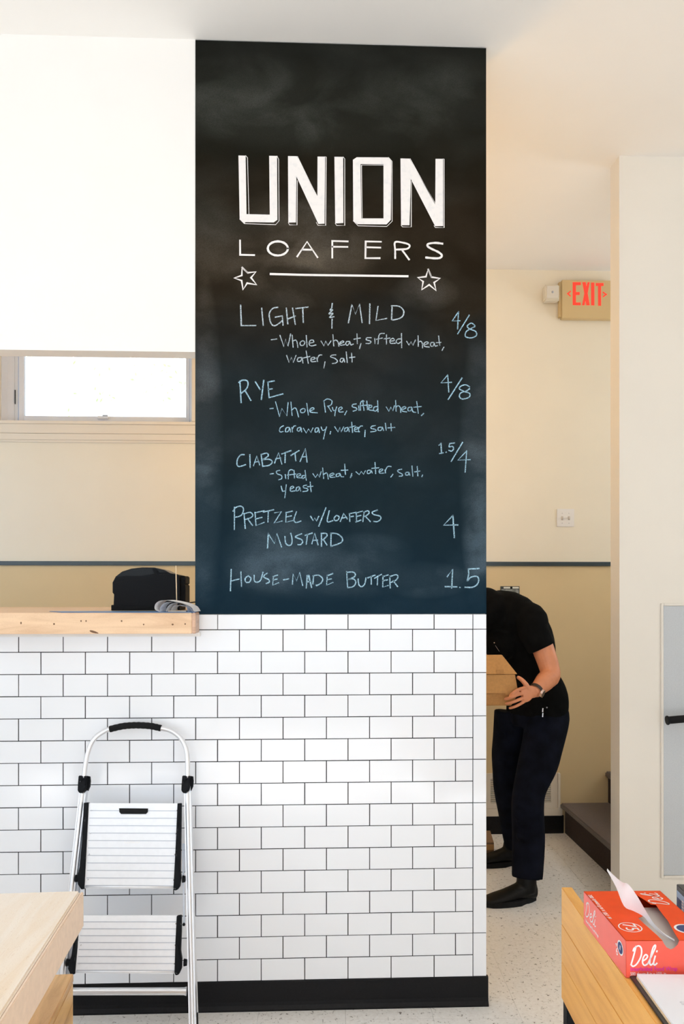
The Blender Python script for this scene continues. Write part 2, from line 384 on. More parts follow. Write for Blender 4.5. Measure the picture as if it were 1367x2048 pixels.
# grout bed and tiles
ZB, CC, PT = .104, .0778, .154
bm = bmn(); box(bm, (XMIN+.3, -.0022, ZB), (XR-.0015, .0085, 1.400)) 
part('grout', bm, M['grout'], part_wall)
def tile_mesh(wd, ht):
    bm = bmn(); box(bm, (0, -.0045, 0), (wd, .004, ht))
    es = [e for e in bm.edges if all(v.co.y < 0 for v in e.verts)]
    bmesh.ops.bevel(bm, geom=es, offset=.0011, segments=1, affect='EDGES')
    me = bpy.data.meshes.new('tile'); bm.to_mesh(me); bm.free(); me.materials.append(M['tile']); return me
TM = {}; J = .0026
def tile(x0, x1, z0, z1):
    k = (round(x1-x0, 3), round(z1-z0, 3))
    if k not in TM: TM[k] = tile_mesh(*k)
    o = bpy.data.objects.new('tile', TM[k]); C.objects.link(o); o.parent = part_wall
    o.location = (x0+random.uniform(-.0002, .0002), random.uniform(-.0005, .0004), z0+random.uniform(-.0002, .0002))
    o.rotation_euler = (random.uniform(-.002, .002), random.uniform(-.0012, .0012), random.uniform(-.0016, .0016))
XLIM = -1.86
top = 1.401
for r in range(17):
    z0 = ZB+CC*r; z1 = min(z0+CC-J, top) if r < 16 else top
    start = -.0628 if r % 2 == 1 else -.1398
    if r == 16: start = -.1398
    xs = [0-J/2]
    x = start
    while x > XLIM: xs.append(x-J/2); x -= PT
    for i in range(len(xs)-1):
        a, b_ = xs[i+1]+J, xs[i]
        if r == 16 and b_ < XL: continue
        if r == 16: a = max(a, -.986)
        tile(a, b_, z0, z1)
k = ZB
for r in range(9):                     # bullnose column along the outer corner
    z0 = ZB+CC*2*r; z1 = min(z0+2*CC-J, top); tile(J/2, XR-.0005, z0, z1)
# cove base
bm = bmn()
prof = [(.0085, 0), (-.016, 0), (-.017, .006), (-.009, .018), (-.0075, .03), (-.0075, ZB-.004), (-.006, ZB-.001), (.0085, ZB-.001)]
prism(bm, [Vector((XMIN+.3, y, z)) for y, z in prof], Vector((XR-XMIN-.3+.006, 0, 0))); struct('baseboard_partition', bm, M['base'])
# white strip under the counter
bm = bmn(); box(bm, (XMIN+.2, -.016, 1.324), (-.969, 0.002, CZ0)); struct('trim_2', bm, M['trimw'], bev=.002)

# ================================================================= WINDOW in back wall
YW = YB+.09
win = struct('window_1', (lambda bm: (box(bm, (WX0, YW, WZ0), (WX1, YW+.05, WZ0+.012)), bm)[1])(bmn()), M['vinyl'])
def wpart(name, px0, px1, py0, py1, y0, y1, m, bev=.002):
    a = at(px0, py1, y0); b_ = at(px1, py0, y0); bm = bmn(); box(bm, (a.x, y0, a.z), (b_.x, y1, b_.z)); return part(name, bm, m, win, bev=bev)
bz = WZ0
a = at(24, 800, YW).x; b_ = at(381, 800, YW).x; g0 = at(46, 800, YW).x; g1 = at(371, 800, YW).x; gb = at(200, 832, YW).z
for nm, x0, x1, y0, y1, z0, z1 in (('frame', WX0, a+.012, YW, YW+.07, bz, WZ1), ('frame', a+.012, a+.03, YW+.012, YW+.07, bz, WZ1), ('frame', b_-.004, WX1, YW, YW+.07, bz, WZ1),
                       ('frame', a+.03, b_-.004, YW+.005, YW+.07, bz, bz+.014), ('frame', a+.03, b_-.004, YW, YW+.07, WZ1-.04, WZ1),
                       ('sash', a+.036, g0, YW+.01, YW+.05, bz+.014, WZ1-.04), ('sash', g1, b_-.008, YW+.01, YW+.05, bz+.014, WZ1-.04),
                       ('sash', g0, g1, YW+.012, YW+.05, bz+.014, gb), ('sash', g0, g1, YW+.01, YW+.05, WZ1-.08, WZ1-.04)):
    bm = bmn(); box(bm, (x0, y0, z0), (x1, y1, z1)); part(nm, bm, M['vinyl'], win, bev=.003)
gm = bpy.data.materials.new('window_glass'); gm.use_nodes = True; nt = gm.node_tree; nt.nodes.remove(nt.nodes['Principled BSDF'])
t1 = nt.nodes.new('ShaderNodeBsdfTransparent'); t2 = nt.nodes.new('ShaderNodeBsdfGlossy'); t2.inputs['Roughness'].default_value = .02; fr = nt.nodes.new('ShaderNodeFresnel'); ms = nt.nodes.new('ShaderNodeMixShader')
nt.links.new(fr.outputs[0], ms.inputs[0]); nt.links.new(t1.outputs[0], ms.inputs[1]); nt.links.new(t2.outputs[0], ms.inputs[2]); nt.links.new(ms.outputs[0], nt.nodes['Material Output'].inputs[0])
bm = bmn(); box(bm, (g0, YW+.028, gb), (g1, YW+.032, WZ1-.08)); part('pane', bm, gm, win)
c_ = at(206, 834, YW)
bm = bmn(); box(bm, (c_.x-.035, YW-.012, c_.z-.012), (c_.x+.035, YW+.012, c_.z+.004)); wh = part('crank_handle', bm, M['vinyl'], win, bev=.004)
bm = bmn(); box(bm, (c_.x, YW-.014, c_.z+.004), (c_.x+.03, YW-.004, c_.z+.009)); part('crank_arm', bm, M['alud'], win)
c_ = at(30.5, 795, YW); bm = bmn(); box(bm, (c_.x-.002, YW-.006, c_.z-.04), (c_.x+.002, YW+.001, c_.z+.045)); part('latch', bm, M['base'], win)
# reveal lining and moulded apron under it
bm = bmn(); box(bm, (WX0-.0005, YB-.001, WZ0+.002), (WX0+.006, YW+.001, WZ1)); part('jamb_liner', bm, M['vinyl'], win)
bm = bmn()
box(bm, (WX0, YB+.002, WZ0-.001), (WX1, YW, WZ0+.002)); part('sill', bm, M['cream_trim'], win)
def apron(name, py0, py1, dy):
    z0 = at(200, py1, YB-dy).z; z1 = at(200, py0, YB-dy).z
    bm = bmn(); box(bm, (XMIN+.3, YB-dy, z0), (at(392, 860, YB).x+.05, YB-.0005, z1)); part(name, bm, M['cream_trim'], win, bev=.0025)
apron('apron', 842, 848, .030); apron('apron', 848.5, 867, .018); apron('apron', 867.6, 880, .021); apron('apron', 880.5, 885, .014)
z = at(388, 840, YB).z
bm = bmn(); box(bm, (WX1, YB-.018, WZ0), (WX1+.07, YB-.0005, WZ1)); part('casing', bm, M['cream_trim'], win, bev=.003)
bm = bmn(); box(bm, (WX0-.07, YB-.018, WZ0), (WX0, YB-.0005, WZ1)); part('casing', bm, M['cream_trim'], win, bev=.003)

# tree outside, washed out by the daylight
M['leaf'] = mat('sunlit_leaves', (.62, .74, .40), .6); M['bark'] = mat('pale_bark', (.75, .73, .70), .8)
tree = thing('tree', 'pale green leafy tree outside the window, washed out by daylight', 'tree', (-4.9, 6.0, 0))
bm = bmn()
tube(bm, catmull([Vector((-4.9, 6, 0)), Vector((-4.85, 6, 2.2)), Vector((-4.95, 6, 4.0)), Vector((-4.8, 6, 6.0))]), .10, 8)
part('trunk', bm, M['bark'], tree, smooth=True)
bm = bmn()
for (px, py) in ((190, 760), (215, 788), (300, 745), (340, 735), (345, 765), (60, 720), (125, 820), (320, 790), (350, 715), (290, 760)):
    c = at(px, py, 5.9)
    for q in range(16):
        p = c+Vector((random.gauss(0, .09), random.gauss(0, .15), random.gauss(0, .09))); d = Vector((random.uniform(-1, 1), random.uniform(-1, 1), random.uniform(-1, 1))).normalized()*.035
        e = d.orthogonal().normalized()*.014
        bm.faces.new([bm.verts.new(p-d), bm.verts.new(p+e), bm.verts.new(p+d), bm.verts.new(p-e)])
lf = part('foliage', bm, M['leaf'], tree); lf['kind'] = 'stuff'
bm = bmn()
for px, py in ((190, 760), (300, 745), (340, 770), (125, 815)): tube(bm, catmull([Vector((-4.88, 6, 4.6)), at(px, py, 5.95).lerp(Vector((-4.88, 6, 4.6)), .4)+UP*.35, at(px, py, 5.95)], 5), [.02]*5+[.006]*6, 6)
part('branch', bm, M['bark'], tree)

# ================================================================= CHALKBOARD
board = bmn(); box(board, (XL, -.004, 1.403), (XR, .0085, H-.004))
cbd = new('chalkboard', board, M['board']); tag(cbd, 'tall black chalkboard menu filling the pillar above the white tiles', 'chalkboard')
YP = -.0046
def P2(px, py, y=YP): return at(px, py, y)
def ribbon(bm, pts, wpx, smooth=False, jit=.12):
    V = [P2(*p) for p in pts]
    if smooth and len(V) > 2: V = catmull(V, 5)
    wd = wpx*1.777e-3/2; n = len(V); L_, R2 = [], []
    for i in range(n):
        a = V[max(i-1, 0)]; b = V[min(i+1, n-1)]; t = (b-a); t.y = 0
        if t.length < 1e-6: t = Vector((1, 0, 0))
        t.normalize(); nn = Vector((-t.z, 0, t.x)); s = 1.0
        if 0 < i < n-1:
            d1 = (V[i]-a).normalized(); d2 = (b-V[i]).normalized(); s = min(1.6, 1/max(.4, math.sqrt(max(.05, (1+d1.dot(d2))/2))))
            if d1.dot(d2) < -.2: s = 1.0
        ww = wd*s*(1+random.uniform(-jit, jit)); e = t*(wd*.7 if i == n-1 else (-wd*.7 if i == 0 else 0))
        L_.append(bm.verts.new(V[i]+nn*ww+e)); R2.append(bm.verts.new(V[i]-nn*ww+e))
    for i in range(n-1): bm.faces.new((L_[i], L_[i+1], R2[i+1], R2[i]))
def cvt(x0, y0, s, strokes): return [[(x0+x/s, y0+y/s) for x, y in st] for st in strokes]
def text_part(name, groups, m, wpx, label=None):
    S = [(st, sm) for (x0, y0, s, sm, strokes) in groups for st in cvt(x0, y0, s, strokes)]
    def dense(st):
        out = []
        for (a, b), (c, d) in zip(st, st[1:]):
            k = max(1, int(math.hypot(c-a, d-b)/1.5)); out += [(a+(c-a)*i/k, b+(d-b)*i/k) for i in range(k+1)]
        return out
    D_ = [dense(st) for st, _ in S]; par = list(range(len(S)))
    def root(i):
        while par[i] != i: i = par[i]
        return i
    for i in range(len(S)):
        for j in range(i):
            if root(i) != root(j) and min(math.hypot(a-c, b-d) for a, b in D_[i] for c, d in D_[j]) < wpx*1.05: par[root(i)] = root(j)
    for k in sorted(set(root(i) for i in range(len(S)))):
        bm = bmn()
        for i, (st, sm) in enumerate(S):
            if root(i) == k: ribbon(bm, st, wpx, sm)
        part('chalk_letter', bm, m, cbd)
# --- UNION, solid block letters with a thin offset shadow line
def poly_part(name, loops_list, m):
    bm = bmn()
    for loops in loops_list:
        V = [[P2(x, y) for x, y in lp] for lp in loops]
        flat = [p for l in V for p in l]; vs = [bm.verts.new(p) for p in flat]
        for t in tessellate_polygon(V):
            try: bm.faces.new([vs[i] for i in t])
            except ValueError: pass
    return part(name, bm, m, cbd)
def u1(pts): return [(460+x/6.214, 300+y/6.214) for x, y in pts]
def u2(pts): return [(680+x/6.214, 300+y/6.214) for x, y in pts]
Ulet = u1([(103,68),(192,70),(203,797),(492,803),(484,72),(582,74),(586,868),(540,900),(190,896),(175,915),(118,858)])
Nlet = u1([(718,75),(828,77),(1083,572),(1085,82),(1180,82),(1172,915),(1095,918),(823,330),(816,900),(722,902)])
Ilet = [(668.3,313.5),(685.8,313.8),(686.2,446),(670,447)]
Olet = [u2([(157,122),(205,90),(600,92),(636,140),(628,868),(575,925),(215,922),(162,880)]), u2([(252,175),(262,850),(537,850),(537,178)])]
N2let = u2([(748,105),(860,107),(1180,655),(1183,110),(1278,110),(1278,945),(1178,947),(876,360),(860,935),(755,935)])
for lp_ in ([Ulet], [Nlet], [Ilet], Olet, [N2let]): poly_part('title_letter', [lp_], M['cw'])
sh = [u1([(192,70),(215,95),(233,795)]), u1([(582,74),(602,115),(607,880),(565,928),(175,915),(118,858)]),
      u1([(836,80),(1083,590)]), u1([(835,380),(830,932),(736,930),(722,902)]), u1([(1180,84),(1193,86),(1186,938),(1090,936),(1070,900)]),
      [(685.8,313.8),(689,317.5),(689,451),(673,451),(670,447)],
      u2([(600,92),(643,140),(645,885),(578,950),(222,942),(162,880)]), u2([(272,845),(264,188),(535,188)]),
      u2([(868,108),(1178,668)]), u2([(884,390),(882,957),(772,955),(755,935)]), u2([(1278,110),(1290,112),(1290,966),(1180,964),(1165,940)])]
for s in sh:
    bm = bmn(); ribbon(bm, s, 1.1, False, .05); part('shadow_line', bm, M['cw'], cbd)
# --- LOAFERS, rule and stars
circ = lambda cx, cy, rx, ry, n=20: [(cx+rx*math.cos(2*PI*i/n), cy+ry*math.sin(2*PI*i/n)) for i in range(n+1)]
for L_ in ([460, 3.6, False, [(122,128),(124,308),(300,312)]], [460, 3.6, False, [(832,330),(955,145),(1085,340)], [(895,243),(1020,246)]], [460, 3.6, False, [(1268,345),(1268,136),(1462,142)], [(1268,208),(1458,210)]],
           [460, 4.2, False, circ(592,229,125,88)], [680, 3.4, False, [(508,146),(316,142),(312,350),(492,350)], [(322,214),(500,219)]],
           [680, 3.6, True, [(682,352),(682,250),(682,152),(780,158),(850,180),(860,208),(820,236),(700,243)], [(765,246),(810,305),(855,368)]],
           [680, 4.2, True, [(1270,170),(1180,160),(1095,172),(1085,200),(1130,232),(1220,275),(1262,315),(1240,345),(1180,352),(1065,342)]]):
    bm = bmn()
    for st in cvt(L_[0], 460, 6.214, L_[3:]): ribbon(bm, st, L_[1], L_[2])
    part('subtitle_letter', bm, M['cw'], cbd)

bm = bmn(); ribbon(bm, [(540.5,548),(610,549.8),(700,551),(815,552.5)], 4.0); part('painted_rule', bm, M['cw'], cbd)
for st, x0 in (([(148,465),(218,532),(320,520),(258,592),(328,680),(210,660),(160,742),(142,628),(50,597),(145,565)], 460), ([(1092,488),(1132,585),(1240,602),(1165,652),(1190,752),(1105,680),(1012,742),(1030,640),(962,592),(1065,580)], 680)):
    bm = bmn(); s = cvt(x0, 460, 6.214, [st+[st[0], st[1]]])[0]; ribbon(bm, s, 3.4, False, .05); part('painted_star', bm, M['cw'], cbd)
# --- chalk handwriting, transcribed stroke by stroke
A = (440, 590, 4.882); B = (660, 590, 4.272); Cc = (440, 740, 4.882); D = (660, 740, 4.272); E = (440, 870, 4.882); F = (660, 870, 4.272); G = (440, 1000, 4.882); K = (660, 1000, 4.272)
def g(o, sm, st): return (*o, sm, st)
text_part('chalk_heading', [g(A, False, [[(200,98),(206,299),(348,298)], [(405,127),(420,298)], [(645,127),(660,282)], [(706,127),(733,288)], [(655,235),(735,205)], [(738,132),(857,117)], [(806,132),(811,268)],
    [(1094,82),(1088,128)],[(1092,236),(1090,325)]]),
    g(A, True, [[(563,120),(515,130),(483,170),(480,215),(498,280),(530,300),(570,280),(607,250)], [(537,217),(600,205),(607,215),(613,295)], [(1088,128),(1072,150),(1098,145),(1060,185),(1100,178),(1070,218),(1110,212)]]),
    g(B, False, [[(155,238),(185,80),(215,165),(250,75),(272,235)], [(338,75),(335,245)], [(408,97),(390,218),(482,200)]]),
    g(B, True, [[(528,95),(524,205)], [(522,92),(590,98),(628,140),(610,190),(545,212),(522,208)]])], M['cp'], 2.4)
text_part('chalk_price', [g(B, False, [[(1095,142),(1042,222),(1108,220)], [(1095,142),(1087,290)], [(1187,172),(1088,332)]]), g(B, True, [[(1235,262),(1205,240),(1170,265),(1190,290),(1240,310),(1248,345),(1205,366),(1155,355),(1160,315),(1195,290),(1235,270)]])], M['cb'], 2.3)
text_part('chalk_note', [g(A, False, [[(498,437),(553,430)], [(583,393),(622,505),(640,430),(662,500),(687,380)], [(840,395),(848,508)], [(985,450),(1012,497),(1030,450),(1052,492),(1082,448)], [(1335,378),(1338,475)],[(1305,432),(1367,420)]]),
    g(A, True, [[(702,392),(712,510)],[(712,450),(735,440),(750,460),(758,512)], [(805,445),(780,465),(788,492),(815,488),(825,460),(805,445)], [(872,470),(912,460),(905,440),(878,445),(868,480),(890,497),(935,487)],
                [(1100,388),(1108,498)],[(1108,450),(1130,440),(1150,460),(1158,500)], [(1172,475),(1205,460),(1195,448),(1168,465),(1172,490),(1215,485)], [(1265,455),(1235,455),(1225,480),(1245,490),(1268,462),(1275,488),(1300,478)]]),
    g(B, False, [[(262,415),(250,458)], [(380,370),(382,415)], [(480,340),(480,420)],[(458,375),(510,368)], [(608,328),(610,452)], [(925,350),(935,430)],[(905,408),(945,405)], [(970,445),(955,473)], [(652,395),(672,428),(690,400),(705,430),(728,385)]]),
    g(B, True, [[(350,365),(315,365),(308,382),(345,395),(340,412),(305,415)], [(462,328),(430,330),(415,350),(408,418)],[(395,378),(445,368)], [(510,395),(548,388),(535,370),(512,385),(515,412),(555,412)], [(605,375),(575,378),(562,400),(580,415),(606,398)],
                [(750,348),(752,438)],[(752,405),(770,395),(785,410),(788,452)], [(805,425),(838,412),(825,400),(802,412),(805,438),(845,445)], [(885,405),(860,408),(858,435),(880,435),(888,410),(895,435),(915,432)]])], M['cp'], 1.9)
text_part('chalk_note', [g(A, False, [[(648,590),(672,658),(695,610),(712,660),(740,590)], [(838,545),(860,668)],[(812,615),(875,600)], [(1023,652),(1012,713)], [(1230,555),(1240,660)], [(1282,568),(1288,655)],[(1262,612),(1315,605)]]),
    g(A, True, [[(795,610),(760,615),(755,645),(785,645),(798,612),(808,665)], [(890,635),(925,622),(915,608),(888,618),(890,650),(935,648)], [(942,610),(950,650)],[(948,625),(965,590),(992,585)],
                [(1128,585),(1090,588),(1080,605),(1120,620),(1145,645),(1125,665),(1095,668)], [(1205,620),(1180,620),(1170,645),(1190,655),(1208,625),(1215,655)]])], M['cp'], 1.9)
text_part('chalk_heading', [g(Cc, False, [[(192,108),(205,320)], [(245,205),(300,298)], [(343,115),(390,190)], [(425,100),(402,288)], [(465,115),(478,270),(612,233)], [(462,118),(528,106)], [(468,190),(508,183)]]),
    g(Cc, True, [[(182,122),(215,100),(262,105),(272,145),(250,190),(205,228)]])], M['cb'], 2.5)
text_part('chalk_price', [g(D, False, [[(1003,42),(945,110),(1035,105)], [(1003,42),(1012,188)], [(1125,68),(1007,252)]]), g(D, True, [[(1190,145),(1160,127),(1120,135),(1102,160),(1150,185),(1190,200),(1185,232),(1130,248),(1103,228),(1115,195),(1160,180),(1190,160)]])], M['cb'], 2.3)
text_part('chalk_note', [g(Cc, False, [[(485,378),(518,375)], [(540,310),(580,455),(602,375),(650,448),(663,318)], [(845,325),(860,440)], [(1012,300),(1028,412)],[(1050,350),(1085,405)], [(1235,400),(1215,438)]]),
    g(Cc, True, [[(690,312),(702,445)],[(702,390),(725,370),(745,385),(765,460)], [(810,375),(785,390),(790,415),(820,412),(830,385),(810,375)], [(880,398),(915,382),(905,368),(880,380),(880,410),(948,418)],
                 [(1010,305),(1045,282),(1090,300),(1082,340),(1048,355)], [(1095,365),(1105,395),(1130,390)],[(1137,360),(1125,400),(1118,448)], [(1160,395),(1190,375),(1180,362),(1158,375),(1160,408),(1200,408)]]),
    g(D, False, [[(243,305),(245,345)], [(278,265),(288,345)],[(312,265),(318,340)],[(258,305),(335,298)],[(405,262),(408,358)], [(478,315),(500,352),(518,318),(535,348),(548,305)], [(738,268),(752,370)],[(712,318),(778,312)], [(798,370),(778,390)]]),
    g(D, True, [[(222,290),(192,295),(190,315),(222,325),(225,340),(195,352)], [(258,345),(258,285),(275,262),(290,268)], [(330,325),(355,315),(348,300),(330,312),(332,340),(365,345)], [(402,312),(375,318),(370,345),(390,350),(405,330)],
                [(558,260),(562,352)],[(562,318),(580,305),(598,320),(602,362)], [(615,338),(645,325),(635,312),(612,325),(615,350),(652,358)], [(695,318),(668,322),(665,348),(690,345),(698,322),(705,355),(730,362)]])], M['cb'], 1.9)
text_part('chalk_note', [g(Cc, False, [[(1098,595),(1072,628)] if False else [(1078,600),(1072,625)], [(812,570),(840,615),(862,575),(885,610),(905,565)], [(1118,555),(1150,605),(1168,560),(1180,605),(1205,555)], [(1283,510),(1292,612)],[(1262,560),(1320,545)]]),
    g(Cc, True, [[(618,545),(590,560),(578,590),(590,605),(615,600)], [(672,560),(645,565),(638,600),(662,600),(678,565),(685,605)], [(700,560),(705,605)],[(703,580),(720,548),(738,545)], [(785,560),(760,565),(752,592),(775,595),(788,565),(795,605)],
                 [(958,565),(930,570),(928,605),(950,600),(960,570),(968,612)], [(985,555),(1000,590),(1025,580)],[(1038,555),(1022,610),(1008,675)], [(1245,560),(1218,570),(1215,598),(1238,595),(1248,565),(1260,602)], [(1312,585),(1345,570),(1330,558),(1312,570),(1315,598),(1360,602)]]),
    g(D, False, [[(298,515),(295,570)], [(470,455),(478,515)], [(518,458),(522,520)],[(492,495),(552,490)]]),
    g(D, True, [[(240,490),(242,520)],[(242,500),(258,480),(275,478)], [(385,475),(352,482),(350,498),(385,508),(388,522),(345,528)], [(442,488),(412,492),(410,515),(435,515),(445,490),(455,518)]])], M['cb'], 1.9)
text_part('chalk_heading', [g(E, False, [[(290,192),(293,318)], [(325,300),(358,205),(385,292)],[(335,265),(378,258)], [(400,190),(415,308)], [(530,275),(570,172),(602,285)],[(540,232),(590,225)], [(600,185),(692,152)],[(635,175),(633,270)],
                          [(690,200),(770,152)],[(730,180),(738,252)], [(780,258),(832,132),(848,265)],[(795,215),(845,210)]]),
    g(E, True, [[(235,192),(200,195),(170,235),(165,285),(185,308),(248,290)], [(400,190),(455,178),(468,205),(415,240)],[(415,240),(480,238),(508,262),(480,295),(418,305)]])], M['cb'], 2.4)
text_part('chalk_price', [g(F, False, [[(928,88),(945,65),(950,158)],[(932,158),(965,152)], [(988,148),(992,146)], [(1022,72),(1062,68)], [(1130,62),(1033,225)], [(1165,135),(1090,215),(1195,210)], [(1165,135),(1152,318)]]), g(F, True, [[(1022,72),(1015,100),(1045,98),(1052,120),(1035,138),(1012,130)]])], M['cb'], 2.3)
text_part('chalk_note', [g(E, False, [[(487,381),(520,376)], [(635,385),(640,425)], [(720,345),(725,420)],[(655,392),(740,380)], [(828,345),(840,442)], [(905,378),(930,415),(950,382),(968,412),(985,358)], [(1215,285),(1222,385)],[(1180,345),(1245,342)], [(1285,375),(1270,415)]]),
    g(E, True, [[(582,345),(550,355),(558,380),(598,395),(600,425),(570,438)], [(665,428),(668,360),(690,338),(712,345)], [(752,405),(785,392),(775,378),(750,388),(752,415),(800,418)], [(825,395),(800,400),(805,425),(830,410)],
                [(1000,320),(1010,425)],[(1010,385),(1035,370),(1048,385),(1055,430)], [(1075,400),(1110,385),(1100,372),(1072,385),(1075,412),(1120,412)], [(1165,375),(1135,382),(1135,405),(1160,400),(1170,378),(1180,405),(1205,408)]]),
    g(F, False, [[(185,345),(172,365)], [(220,315),(248,338),(265,312),(285,335),(300,305)], [(382,235),(388,330)],[(355,285),(415,280)], [(535,335),(517,360)], [(698,265),(705,352)], [(742,268),(748,350)],[(720,315),(765,308)], [(788,340),(782,358)]]),
    g(F, True, [[(340,300),(318,305),(318,328),(340,325),(348,302),(358,325)], [(420,315),(448,300),(440,290),(420,300),(422,325),(460,325)], [(468,298),(472,325)],[(470,305),(490,270),(520,270)], [(610,292),(578,300),(580,315),(615,335),(612,350),(588,352)], [(668,318),(645,322),(645,342),(668,340),(672,320),(680,345)]])], M['cb'], 1.9)
text_part('chalk_note', [g(E, False, [[(878,458),(888,555)],[(850,505),(905,500)], [(595,500),(608,550),(640,545)], [(645,485),(638,560),(630,612)]]),
    g(E, True, [[(685,530),(718,512),(705,500),(685,515),(688,548),(730,545)], [(770,505),(745,515),(742,545),(765,540),(775,510),(785,548)], [(845,488),(812,498),(815,515),(852,525),(850,545),(808,552)]])], M['cb'], 1.9)
text_part('chalk_heading', [g(G, False, [[(140,70),(138,288)], [(232,130),(245,280)],[(265,180),(315,248)], [(340,120),(350,250),(430,218)],[(338,125),(430,105)],[(345,185),(408,170)], [(420,118),(522,95)],[(470,108),(466,215)],
                          [(530,125),(598,112),(525,228),(605,205)], [(645,120),(640,218),(708,200)],[(640,125),(705,108)],[(645,165),(695,155)], [(1032,75),(962,255)], [(882,158),(908,202),(922,175),(940,205),(962,160)],
                          [(1172,210),(1205,130),(1240,185)],[(1185,178),(1235,168)], [(1262,135),(1265,210)],[(1258,135),(1325,120)],[(1262,165),(1300,158)]]),
    g(G, True, [[(125,110),(150,75),(200,60),(228,90),(205,150),(140,170)], [(235,135),(290,120),(318,145),(300,172),(245,190)], [(745,115),(720,190),(740,220),(788,205)], [(1065,105),(1045,190),(1055,215),(1100,200)], [(1135,150),(1112,175),(1120,200),(1148,195),(1162,165),(1135,150)]]),
    g(K, False, [[(222,105),(225,185)],[(218,112),(275,95)],[(225,140),(262,132)],[(218,188),(262,172)], [(290,100),(278,185)],[(300,140),(343,185)]]),
    g(K, True, [[(285,105),(320,92),(332,110),(310,132),(285,142)], [(403,85),(358,105),(375,125),(425,138),(430,165),(400,185),(372,182)]])], M['cb'], 2.3)
text_part('chalk_price', [g(K, False, [[(1047,132),(968,215),(1090,213)], [(1047,132),(1060,322)]])], M['cb'], 2.6)
text_part('chalk_heading', [g(G, False, [[(470,325),(462,470)],[(470,330),(530,425),(552,325),(600,460)], [(828,345),(900,322)],[(852,335),(840,432)], [(895,428),(922,325),(955,438)],[(905,395),(950,392)], [(988,325),(988,452)],[(1010,390),(1042,440)], [(1082,325),(1080,452)]]),
    g(G, True, [[(632,355),(640,420),(670,445),(698,425),(700,370),(688,325)], [(795,330),(745,350),(738,365),(790,385),(805,410),(785,435),(758,435)], [(985,328),(1030,325),(1042,350),(1000,390)], [(1078,325),(1140,330),(1190,370),(1180,415),(1080,452)]])], M['cb'], 2.4)
text_part('chalk_heading', [g(G, False, [[(108,678),(100,888)],[(108,790),(185,772)],[(202,700),(208,845)], [(520,745),(512,832),(570,808)],[(515,748),(562,732)],[(515,780),(558,772)], [(618,780),(668,770)], [(705,822),(712,720),(745,790),(775,705),(805,835)],
                          [(840,860),(850,735),(862,732),(892,855)],[(845,800),(885,795)], [(912,735),(905,820)], [(1045,735),(1038,832),(1100,805)],[(1045,740),(1100,718)],[(1042,780),(1085,770)]]),
    g(G, True, [[(275,740),(245,765),(250,800),(285,802),(300,765),(275,740)], [(332,735),(335,790),(365,802),(395,780),(418,705)], [(460,715),(430,735),(428,755),(470,775),(480,800),(450,815)], [(905,740),(960,735),(998,765),(990,805),(945,835),(938,830)]]),
    g(K, False, [[(140,612),(148,745)], [(320,665),(382,642)],[(350,650),(350,722)], [(378,668),(438,635)],[(405,650),(402,725)], [(450,650),(448,745),(495,730)],[(450,655),(495,640)],[(450,690),(490,682)], [(508,650),(512,752)],[(538,690),(575,740)]]),
    g(K, True, [[(140,620),(190,615),(215,635),(200,660),(148,678)],[(148,678),(200,675),(218,705),(195,740),(150,748)], [(238,675),(245,725),(270,740),(295,715),(305,665)], [(508,655),(560,638),(578,655),(560,685),(515,705)]])], M['cb'], 2.4)
text_part('chalk_price', [g(K, False, [[(998,655),(1045,590),(1037,752)],[(980,740),(1082,742)], [(1105,747),(1110,748)], [(1270,585),(1178,590)]]), g(K, True, [[(1178,590),(1182,630),(1172,690),(1200,660),(1250,652),(1268,680),(1255,720),(1215,745),(1150,745)]])], M['cb'], 2.6)

# ================================================================= COUNTER with its things
XE = at(398.7, 1240, 0).x
ctr = thing('counter', 'thick maple countertop ledge on the tiled half wall, left of the pillar', 'counter', (-1.6, 0, CZ0))
bm = bmn(); box(bm, (XMIN+.02, -.10, CZ0), (XE-.012, -.052, CZ1)); part('front_board', bm, M['maple'], ctr, bev=.002)
bm = bmn(); box(bm, (XMIN+.02, -.0515, CZ0), (XE-.012, -.0062, CZ1)); part('board', bm, M['maple'], ctr, bev=.002)
bm = bmn(); box(bm, (XMIN+.02, -.0035, CZ0+.002), (XL-.003, .74, CZ1)); part('board', bm, M['maple'], ctr, bev=.002)
bm = bmn(); box(bm, (XE-.0118, -.10, CZ0), (XE, -.0062, CZ1)); part('end_board', bm, M['end_grain'], ctr, bev=.002)['label'] = 'reddish end-grain face'
bm = bmn()      # split and knots in the front board
for px, py, a, b_ in ((188, 1264, 9, 2.2), (42, 1246, 1.6, 2.4), (108, 1248, 1.8, 2), (162, 1242, 1.5, 1.8), (172, 1242, 1.5, 1.8), (243, 1242, 1.7, 1.8), (287, 1249, 1.5, 1.6), (345, 1249, 2.2, 1.8), (370, 1248, 1.4, 1.8)):
    c = at(px, py, -.1003); s = 1/582
    vs = [bm.verts.new(c+Vector((math.cos(t)*a*s, 0, math.sin(t)*b_*s*(1 if a < 3 else (1-.3*math.cos(t))) - math.cos(t)*a*s*.28*(a > 3)))) for t in [i*PI/5 for i in range(10)]]
    bm.faces.new(vs)
part('knot', bm, mat('knot_brown', (.16, .075, .03), .6), ctr)['kind'] = 'stuff'

